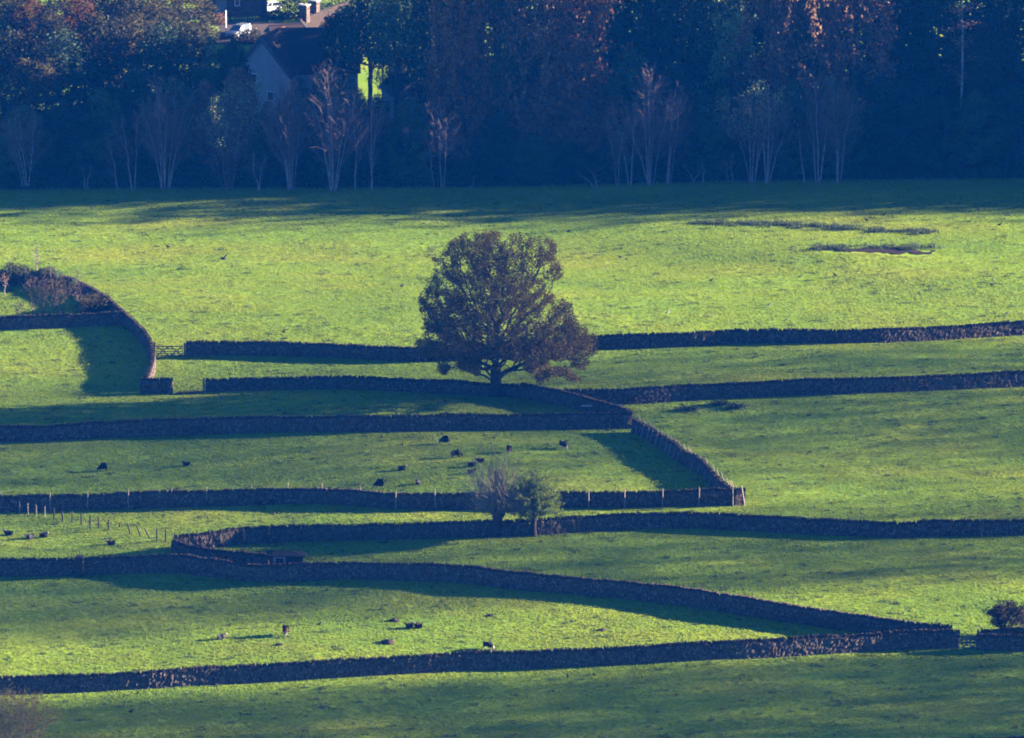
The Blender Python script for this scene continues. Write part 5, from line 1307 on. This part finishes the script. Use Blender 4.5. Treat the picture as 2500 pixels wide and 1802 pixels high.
# ------------------------------------------------------------------ cars
def car(loc, rz, L, Wd, Hc, paint, label, hatch=True):
    o = thing('car', label, 'car', loc, rz)            # nose towards +X
    def loft(stations, mat, name, parent):
        """stations: x, list of (half width, z) from sill up and over"""
        mb = MB(); V = []; k = len(stations[0][1])
        for x, ring in stations:
            V += [(x, -w, z) for w, z in ring] + [(x, w, z) for w, z in reversed(ring)]
        m = 2 * k; Q = []
        for i in range(len(stations) - 1):
            for j in range(m):
                Q.append([i * m + j, i * m + (j + 1) % m, (i + 1) * m + (j + 1) % m, (i + 1) * m + j])
        for e in (0, len(stations) - 1):
            for j in range(k - 1): Q.append([e * m + j, e * m + j + 1, e * m + m - 2 - j, e * m + m - 1 - j])
        mb.add(V, Q); return mb.build(name, mat, parent, smooth=False)
    w = Wd / 2; zb = Hc * 0.60
    st = []
    for (x, lo, sh, wf) in ((-0.5, .30, .50, .80), (-0.485, .22, .58, .90), (-0.42, .17, .62, .98), (-0.2, .15, .62, 1), (0.05, .15, .61, 1), (0.22, .15, .60, 1), (0.36, .16, .565, .98), (0.45, .18, .52, .92), (0.488, .22, .46, .82), (0.5, .28, .40, .72)):
        st.append((x * L, [(w * wf * 0.93, Hc * lo), (w * wf, Hc * (lo * 0.6 + sh * 0.4)), (w * wf * 0.98, Hc * (sh - 0.05)), (w * wf * 0.86, Hc * sh)]))
    body = loft(st, paint, 'body', o)
    rx0 = -0.47 if hatch else -0.40
    cab = [(rx0 * L, [(w * 0.84, zb), (w * 0.82, zb + 0.03)]), ((rx0 + 0.06) * L, [(w * 0.86, zb), (w * 0.70, Hc * 0.94)]), (-0.1 * L, [(w * 0.88, zb), (w * 0.70, Hc * 0.985)]), (0.05 * L, [(w * 0.88, zb), (w * 0.70, Hc * 0.96)]), (0.235 * L, [(w * 0.82, zb), (w * 0.78, zb + 0.02)])]
    loft(cab, M['glass'], 'windows', o)
    roof = [((rx0 + 0.055) * L, [(w * 0.72, Hc * 0.93), (w * 0.66, Hc * 0.955)]), (-0.1 * L, [(w * 0.72, Hc * 0.975), (w * 0.64, Hc)]), (0.055 * L, [(w * 0.72, Hc * 0.95), (w * 0.64, Hc * 0.975)])]
    loft(roof, paint, 'roof', o)
    for sg in (-1, 1):
        for (xa, za, xb, zb2) in ((0.235, .60, 0.05, .955), (-0.06, .61, -0.09, .97), (rx0 + 0.01, .61, rx0 + 0.06, .94)):
            mb = MB(); mb.bar((xa * L, sg * w * 0.86, Hc * za), (xb * L, sg * w * 0.72, Hc * zb2), 0.09, 0.07); mb.build('pillar', paint, o)
        mb = MB(); mb.box((0.17 * L, sg * w * 1.04, zb + 0.06), (0.14, 0.22, 0.15)); mb.build('wing_mirror', paint, o)
        mb = MB(); mb.box((0.462 * L, sg * w * 0.66, Hc * 0.44), (0.13, w * 0.36, Hc * 0.10)); mb.build('headlight', M['lamp'], o)
        for xw in (-0.30, 0.31):
            wr = Hc * 0.215
            c = np.array([xw * L, sg * w * 0.90, wr])
            tb = MB(); tb.path([c + (0, -0.11, 0), c + (0, -0.09, 0), c + (0, 0.09, 0), c + (0, 0.11, 0)], [wr * 0.9, wr, wr, wr * 0.9], 18)
            tb.path([c + (0, 0.11, 0), c + (0, -0.11, 0)], [wr * 0.88, wr * 0.88], 18)
            wh = tb.build('wheel', M['rubber'], o, smooth=False)
            rb_ = MB(); rb_.path([c + (0, sg * 0.08, 0), c + (0, sg * 0.125, 0)], [wr * 0.62, wr * 0.60], 14); rb_.build('rim', M['alloy'], wh)
    mb = MB(); mb.box((0.488 * L, 0, Hc * 0.33), (0.09, w * 1.0, Hc * 0.10)); mb.build('grille', M['blackplastic'], o)
    return o
ROT = R(238)
g = at(583, 90); car((g.x, g.y, g.z + 0.16), ROT, 4.5, 1.85, 1.72, M['carsilver'], 'silver estate car parked on the gravel drive beside the pale pole')
g = at(656, 29); car((g.x, g.y, g.z + 0.1), R(206), 3.75, 1.70, 1.46, M['carwhite'], 'small white hatchback parked at the top behind the paling fence')

# ------------------------------------------------------------------ animals and people (skinned skeletons)
def skinned(name, verts, edges, radii, root=0, sub=2, mats=(), pick=None):
    me = bpy.data.meshes.new(name + '_skeleton')
    me.from_pydata([Vector(v) for v in verts], edges, [])
    o = bpy.data.objects.new(name + '_skeleton', me); COL.objects.link(o)
    mod = o.modifiers.new('skin', 'SKIN'); mod.use_smooth_shade = True
    sv = me.skin_vertices[0].data
    for i, r in enumerate(radii):
        sv[i].radius = (r, r) if not isinstance(r, tuple) else r
        sv[i].use_root = i == root
    m2 = o.modifiers.new('sub', 'SUBSURF'); m2.levels = sub; m2.render_levels = sub
    dg = bpy.context.evaluated_depsgraph_get(); dg.update()
    out = bpy.data.meshes.new_from_object(o.evaluated_get(dg))
    out.name = name
    bpy.data.objects.remove(o)
    out.materials.clear()
    for m in mats: out.materials.append(m)
    if pick:
        vs = np.array(verts)
        for p in out.polygons:
            k = int(np.linalg.norm(vs - np.array(p.center), axis=1).argmin())
            p.material_index = pick(k, p.center)
    return out

def sheep_mesh(pose, fleece, white_head=True, white_legs=True):
    if pose in ('graze', 'stand'):
        V = [(-.36, 0, .62), (-.12, 0, .63), (.12, 0, .63), (.34, 0, .62)]
        if pose == 'graze': V += [(.50, 0, .50), (.62, 0, .30), (.70, 0, .17), (.74, 0, .06)]
        else: V += [(.48, 0, .78), (.56, 0, .92), (.67, 0, .93), (.80, 0, .86)]
        rad = [(.27, .29), (.33, .33), (.33, .33), (.27, .28), .17, .095, .085, .05]
        E = [(i, i + 1) for i in range(7)]
        def add(p, r, par):
            V.append(p); rad.append(r); E.append((par, len(V) - 1)); return len(V) - 1
        for s in (-1, 1):
            a = add((-.40, s * .13, .40), .10, 0); a = add((-.46, s * .13, .22), .045, a); a = add((-.42, s * .13, .0), .04, a)
            a = add((.33, s * .12, .40), .09, 3); a = add((.35, s * .12, .20), .045, a); a = add((.35, s * .12, .0), .04, a)
        hd = 5
        e1 = add((V[5][0] - .03, .16, V[5][2] + .05), .03, hd); e2 = add((V[5][0] - .03, -.16, V[5][2] + .05), .03, hd)
        tl = add((-.58, 0, .56), .045, 0); add((-.62, 0, .40), .035, tl)
        legs = {9, 10, 12, 13, 15, 16, 18, 19}
    else:
        V = [(-.40, 0, .24), (-.14, 0, .27), (.12, 0, .27), (.34, 0, .27), (.46, 0, .42), (.52, 0, .56), (.63, 0, .57), (.75, 0, .50)]
        rad = [(.26, .25), (.33, .29), (.33, .29), (.26, .25), .16, .095, .085, .05]
        E = [(i, i + 1) for i in range(7)]
        def add(p, r, par):
            V.append(p); rad.append(r); E.append((par, len(V) - 1)); return len(V) - 1
        for s in (-1, 1):
            a = add((-.30, s * .26, .12), .09, 0); a = add((-.06, s * .30, .06), .05, a)
            a = add((.34, s * .20, .10), .07, 3); a = add((.52, s * .18, .05), .045, a)
        add((V[5][0] - .03, .16, V[5][2] + .04), .03, 5); add((V[5][0] - .03, -.16, V[5][2] + .04), .03, 5)
        legs = {9, 11, 13, 15}
    def pick(k, c):
        if white_head and k in (5, 6, 7) : return 1
        if white_legs and k in legs and pose != 'lie': return 1
        return 0
    return skinned('sheep', V, E, rad, 1, 2, (fleece, M['whiteface']), pick)
SM = {}
def sheep(px, pose, fleece, face_deg, label, scale=1.0, wh=True, wl=True):
    key = (pose, fleece, wh, wl)
    if key not in SM: SM[key] = sheep_mesh(pose, M[fleece], wh, wl)
    g = at(*px)
    o = link('sheep', SM[key], loc=(g.x, g.y, g.z + 0.04))
    o.rotation_euler = (0, 0, R(face_deg)); o.scale = (scale,) * 3
    return tag(o, label, 'sheep', 'sheep grazing and resting in the walled fields')
sheep(ca(687, 522), 'graze', 'fleece_black', 200, 'black sheep grazing alone in the left part of the long sheep field', 0.95, False, False)
sheep(ca(1245, 484), 'lie', 'fleece_black', 170, 'small black sheep lying down, second from the left in the long sheep field', 0.8, False)
sheep(cb(697, 341), 'graze', 'fleece_black', 190, 'black sheep with white face, grazing highest in the field above the pollards', 0.95)
sheep(cb(775, 432), 'graze', 'fleece_black', 12, 'large black sheep standing below the white-faced one, grazing rightward', 1.05, False, False)
sheep(cb(1130, 398), 'graze', 'fleece_brown', 262, 'brown sheep facing the viewer just above the bare pollard', 0.9)
sheep(cb(1494, 371), 'graze', 'fleece_black', 300, 'black sheep standing alone at the right end of the long sheep field', 1.0)
sheep(cb(935, 462), 'lie', 'fleece_brown', 185, 'brown sheep lying with white face turned left, closest to the bare pollard', 0.85)
sheep(cb(877, 492), 'lie', 'fleece_black', 5, 'dark sheep lying with pale head to the right, left of the bare pollard', 0.95)
sheep(cb(877, 536), 'lie', 'fleece_black', 20, 'dark sheep lying lowest of the three beside the bare pollard', 0.85, False)
sheep(cb(411, 515), 'lie', 'fleece_black', 0, 'black sheep lying with white head to the right, in the middle of the sheep field', 0.9)
sheep(cb(521, 607), 'lie', 'fleece_grey', 265, 'small grey sheep with white face lying just above the pale-posted wall', 0.8)
sheep(cb(262, 634), 'graze', 'fleece_black', 195, 'black sheep grazing right behind the pale-posted wall', 1.0, True)
sheep(ca(58, 947), 'lie', 'fleece_black', 165, 'black sheep lying at the left edge beside the old post row', 0.9)
sheep(ca(197, 972), 'lie', 'fleece_grey', 215, 'grey sheep with white head lying, second from left below the old posts', 0.9)
sheep(ca(288, 962), 'lie', 'fleece_black', 10, 'black sheep lying with pale head to the right, below the old post row', 0.9)
sheep(ca(742, 1011), 'lie', 'fleece_brown', 190, 'brown sheep lying apart, near the rounded wall corner', 0.85)
sheep(cd(1478, 710), 'lie', 'fleece_grey', 20, 'grey sheep lying in the brightest lower field', 0.85)
sheep(cd(1907, 682), 'graze', 'fleece_brown', 268, 'brown sheep facing the viewer, grazing in the brightest lower field', 1.05)
sheep(ce_(465, 636), 'lie', 'fleece_brown', 175, 'brown sheep lying, left one of the touching pair in the lower field', 0.8, False)
sheep(ce_(525, 636), 'lie', 'fleece_brown', 178, 'brown sheep with white head, right one of the touching pair in the lower field', 0.85)
sheep(ce_(988, 781), 'graze', 'fleece_black', 335, 'black sheep with white legs standing just above the nearest long wall', 0.95)

# birds
V = [(-.26, 0, .17), (-.10, 0, .17), (.04, 0, .20), (.13, 0, .27), (.18, 0, .33), (.28, 0, .31), (.02, .05, .08), (.03, .06, 0), (.02, -.05, .08), (.03, -.06, 0)]
crow_me = skinned('crow', V, [(0, 1), (1, 2), (2, 3), (3, 4), (4, 5), (2, 6), (6, 7), (2, 8), (8, 9)], [.035, .085, .10, .07, .06, .015, .02, .012, .02, .012], 2, 1, (M['feather'],))
gull_me = skinned('gull', V, [(0, 1), (1, 2), (2, 3), (3, 4), (4, 5), (2, 6), (6, 7), (2, 8), (8, 9)], [.03, .08, .10, .07, .06, .012, .02, .012, .02, .012], 2, 1, (M['gullwhite'],))
def bird(px, me, label, deg=0, sc=1.25, name='crow', grp='crows feeding in the bright upper field'):
    g = at(*px); o = link(name, me, loc=(g.x, g.y, g.z + 0.08)); o.rotation_euler = (0, 0, R(deg)); o.scale = (sc,) * 3
    return tag(o, label, 'bird', grp)
bird(c4(1118, 402), crow_me, 'lone crow on the grass, left of the flying crow', 160)
bird(c4(1892, 971), crow_me, 'crow on the grass above the long wall left of the oak', 20)
bird(c5(413, 557), crow_me, 'crow on the grass close to the left side of the oak crown', 30)
bird(c5(1525, 192), crow_me, 'crow high on the grass up and right of the oak top', 0)
bird(c5(1870, 364), crow_me, 'crow on the bright grass right of the oak crown', 190)
bird(c6(1965, 262), crow_me, 'crow in the streak of shade at the right side near the wood', 100)
bird(c6(1345, 296), crow_me, 'crow farther back than the rushes, right of another', 10)
bird(c6(1230, 331), crow_me, 'crow at the right tip of the long rush band', 150)
bird(c6(237, 368), crow_me, 'crow at the left end of the long rush band', 95)
bird(c6(713, 381), crow_me, 'crow just below the middle of the long rush band', 0)
bird(c6(205, 728), crow_me, 'crow farthest left below the muddy patch level', 20)
bird(c6(1022, 694), crow_me, 'crow directly below the muddy patch', 150)
bird(c6(2055, 758), crow_me, 'lower crow of two near the right edge of the bright field', 200)
bird(c6(2060, 726), crow_me, 'upper crow of two near the right edge of the bright field', 60)
bird(c6(2107, 362), crow_me, 'crow right of the rush bands near the right edge', 0)
bird(cd(2128, 630), crow_me, 'crow beside the brown sheep in the brightest lower field', 20)
bird(cd(875, 1212), crow_me, 'crow in the shaded bottom field, toward its left', 20)
bird(ce_(1519, 977), crow_me, 'crow in the shaded bottom field just below the nearest wall', 100)
bird(c5(2185, 733), gull_me, 'white gull on the grass right of the oak', 20, name='gull', grp='gulls in the bright upper field')
bird(c6(585, 890), gull_me, 'tiny white gull on the grass above the right-hand farthest wall', 0, name='gull', grp='gulls in the bright upper field')
bird(c6(2155, 948), gull_me, 'white gull close to the right edge above the farthest wall', 0, name='gull', grp='gulls in the bright upper field')
# crow in flight low over the field
g = at(*c4(1492, 530))
V = [(-.34, 0, 0), (-.14, 0, 0), (.04, 0, .02), (.17, 0, .04), (.30, 0, .03), (-.02, .22, .26), (-.10, .42, .52), (-.02, -.30, .10), (-.12, -.58, .02)]
fly = skinned('flying_crow', V, [(0, 1), (1, 2), (2, 3), (3, 4), (2, 5), (5, 6), (2, 7), (7, 8)], [(.07, .02), .08, .09, .06, .02, (.11, .03), (.05, .015), (.11, .03), (.05, .015)], 2, 1, (M['feather'],))
o = link('flying_crow', fly, loc=(g.x, g.y, g.z + 1.15)); o.rotation_euler = (0, 0, R(215)); o.scale = (1.7,) * 3
tag(o, 'crow in flight with raised wing, low over the upper field', 'bird')

# mole hills and small humps, stones
rg = np.random.default_rng(21)
def hump(px, w, label):
    g = at(*px); mb = MB(); n = 9
    th = np.linspace(0, math.pi / 2, n); ph = np.linspace(0, 2 * math.pi, 15)[:-1]
    V = [(math.cos(t) * math.cos(a) * w * (1 + 0.2 * rg.normal()), math.cos(t) * math.sin(a) * w * 0.8 * (1 + 0.2 * rg.normal()), math.sin(t) * w * 0.42 * (1 + 0.25 * rg.normal()) - 0.03) for t in th for a in ph]
    m = len(ph); Q = [[i * m + j, i * m + (j + 1) % m, (i + 1) * m + (j + 1) % m, (i + 1) * m + j] for i in range(n - 1) for j in range(m)]
    mb.add(V, Q)
    return tag(mb.build('molehill', M['soil'], loc=(g.x, g.y, g.z), smooth=True), label, 'molehill', 'molehills in the brightest lower field')
hump(ce_(362, 590), 0.62, 'dark molehill uphill of the touching pair of sheep')
hump(ce_(318, 738), 0.80, 'broad dark molehill below the touching pair of sheep')
hump(ce_(1000, 557), 0.45, 'small dark molehill above the black sheep of the lower field')
hump(ce_(1745, 653), 0.50, 'small dark molehill toward the right tip of the bright lower field')
hump(cd(1863, 752), 0.45, 'small dark molehill just below the brown grazing sheep')
g = at(*cf(1928, 762))
mb = MB(); mb.box((0, 0, 0.12), (0.55, 0.4, 0.34), 0.4, 0.1, 0.1, 0.6)
tag(mb.build('stone', M['rock'], loc=g), 'pale stone lying under the near gate', 'stone')

# small dark hut
a = at(*ca(1790, 1232)); kk = ppm(a) * 2.7325
W_ = 195 / kk
o = thing('field_hut', 'small dark timber hut with hipped felt roof, tucked behind the slanting wall', 'hut', (a.x, a.y, a.z), R(5))
mb = MB(); mb.box((W_ * 0.62, 0.9, 1.08), (W_ * 1.14, 1.6, 2.5)); mb.build('wall', M['shedwood'], o)
ev, rd = 2.55, 2.80
mb = MB(); x0, x1, y0, y1_ = -0.12, W_ * 1.32, -0.12, 1.9
mb.add([(x0, y0, ev), (x1, y0, ev - 0.25), (x1, y1_, ev - 0.25), (x0, y1_, ev), (W_ * 0.27, 0.9, rd), (W_ * 0.82, 0.9, rd - 0.06), (x0, y0, ev - 0.12), (x1, y0, ev - 0.37), (x1, y1_, ev - 0.37), (x0, y1_, ev - 0.12)],
       [[0, 1, 5, 4], [2, 3, 4, 5], [0, 6, 7, 1], [1, 7, 8, 2], [2, 8, 9, 3], [3, 9, 6, 0], [9, 8, 7, 6]], [[1, 2, 5], [3, 0, 4]])
mb.build('roof', M['shedroof'], o)
mb = MB()
for x in (W_ * 0.22, W_ * 0.56): mb.box((x, 0.06, 1.1), (0.24, 0.12, 2.2))
mb.box((W_ * 0.39, 0.06, 2.26), (W_ * 0.34 + 0.22, 0.12, 0.14)); d = mb.build('door', M['shedframe'], o)
mb = MB(); mb.box((W_ * 0.39, 0.07, 0.9), (W_ * 0.34 - 0.2, 0.08, 1.7)); mb.build('door_panel', M['shedwood'], d)

# person beside the silver car
g = at(625, 95)
V = [(0, 0, .95), (0, 0, 1.15), (0, 0, 1.38), (0, 0, 1.50), (0, -.01, 1.60), (0, .0, 1.70),
     (-.10, 0, .90), (-.11, -.01, .50), (-.11, .02, .08), (-.11, -.13, .04), (.10, 0, .90), (.11, -.02, .50), (.11, .01, .08), (.11, -.14, .04),
     (-.20, 0, 1.42), (-.27, .01, 1.14), (-.24, -.12, .93), (-.23, -.17, .85), (.20, 0, 1.42), (.27, .01, 1.14), (.24, -.12, .93), (.23, -.17, .85)]
E = [(0, 1), (1, 2), (2, 3), (3, 4), (4, 5), (0, 6), (6, 7), (7, 8), (8, 9), (0, 10), (10, 11), (11, 12), (12, 13), (2, 14), (14, 15), (15, 16), (16, 17), (2, 18), (18, 19), (19, 20), (20, 21)]
rad = [(.16, .12), (.155, .11), (.18, .12), .06, (.075, .09), (.08, .10), .09, .065, .045, .04, .09, .065, .045, .04, .065, .048, .036, .04, .065, .048, .036, .04]
pm = skinned('person', V, E, rad, 0, 2, (M['darkcloth'], M['skin']), lambda k, c: 1 if k in (4, 5, 17, 21) else 0)
o = link('person', pm, loc=(g.x, g.y, g.z)); o.rotation_euler = (0, 0, R(20))
tag(o, 'person in dark clothing standing beside the silver car', 'person')
mb = MB(); th = np.linspace(0.1, math.pi / 2, 6); ph = np.linspace(0, 2 * math.pi, 13)[:-1]
mb.add([(math.cos(t) * math.cos(a) * .105, math.cos(t) * math.sin(a) * .12 + 0.015, 1.68 + math.sin(t) * .14) for t in th for a in ph], [[i * 12 + j, i * 12 + (j + 1) % 12, (i + 1) * 12 + (j + 1) % 12, (i + 1) * 12 + j] for i in range(5) for j in range(12)])
mb.build('hair', M['hair'], o, smooth=True)

# ------------------------------------------------------------------ haze
hz = MB(); hz.box((0, 1450, 87.5), (5400, 3700, 315)); ho = hz.build('haze', None)
m, nt, b = nodes_of('blue_haze'); nt.nodes.remove(b)
pv = nt.nodes.new('ShaderNodeVolumePrincipled')
pv.inputs['Density'].default_value = HAZE_DENSITY; pv.inputs['Color'].default_value = (*HAZE_COLOR, 1); pv.inputs['Anisotropy'].default_value = 0.0
nt.links.new(pv.outputs[0], nt.nodes['Material Output'].inputs['Volume'])
ho.data.materials.append(m)
tag(ho, kind='stuff')
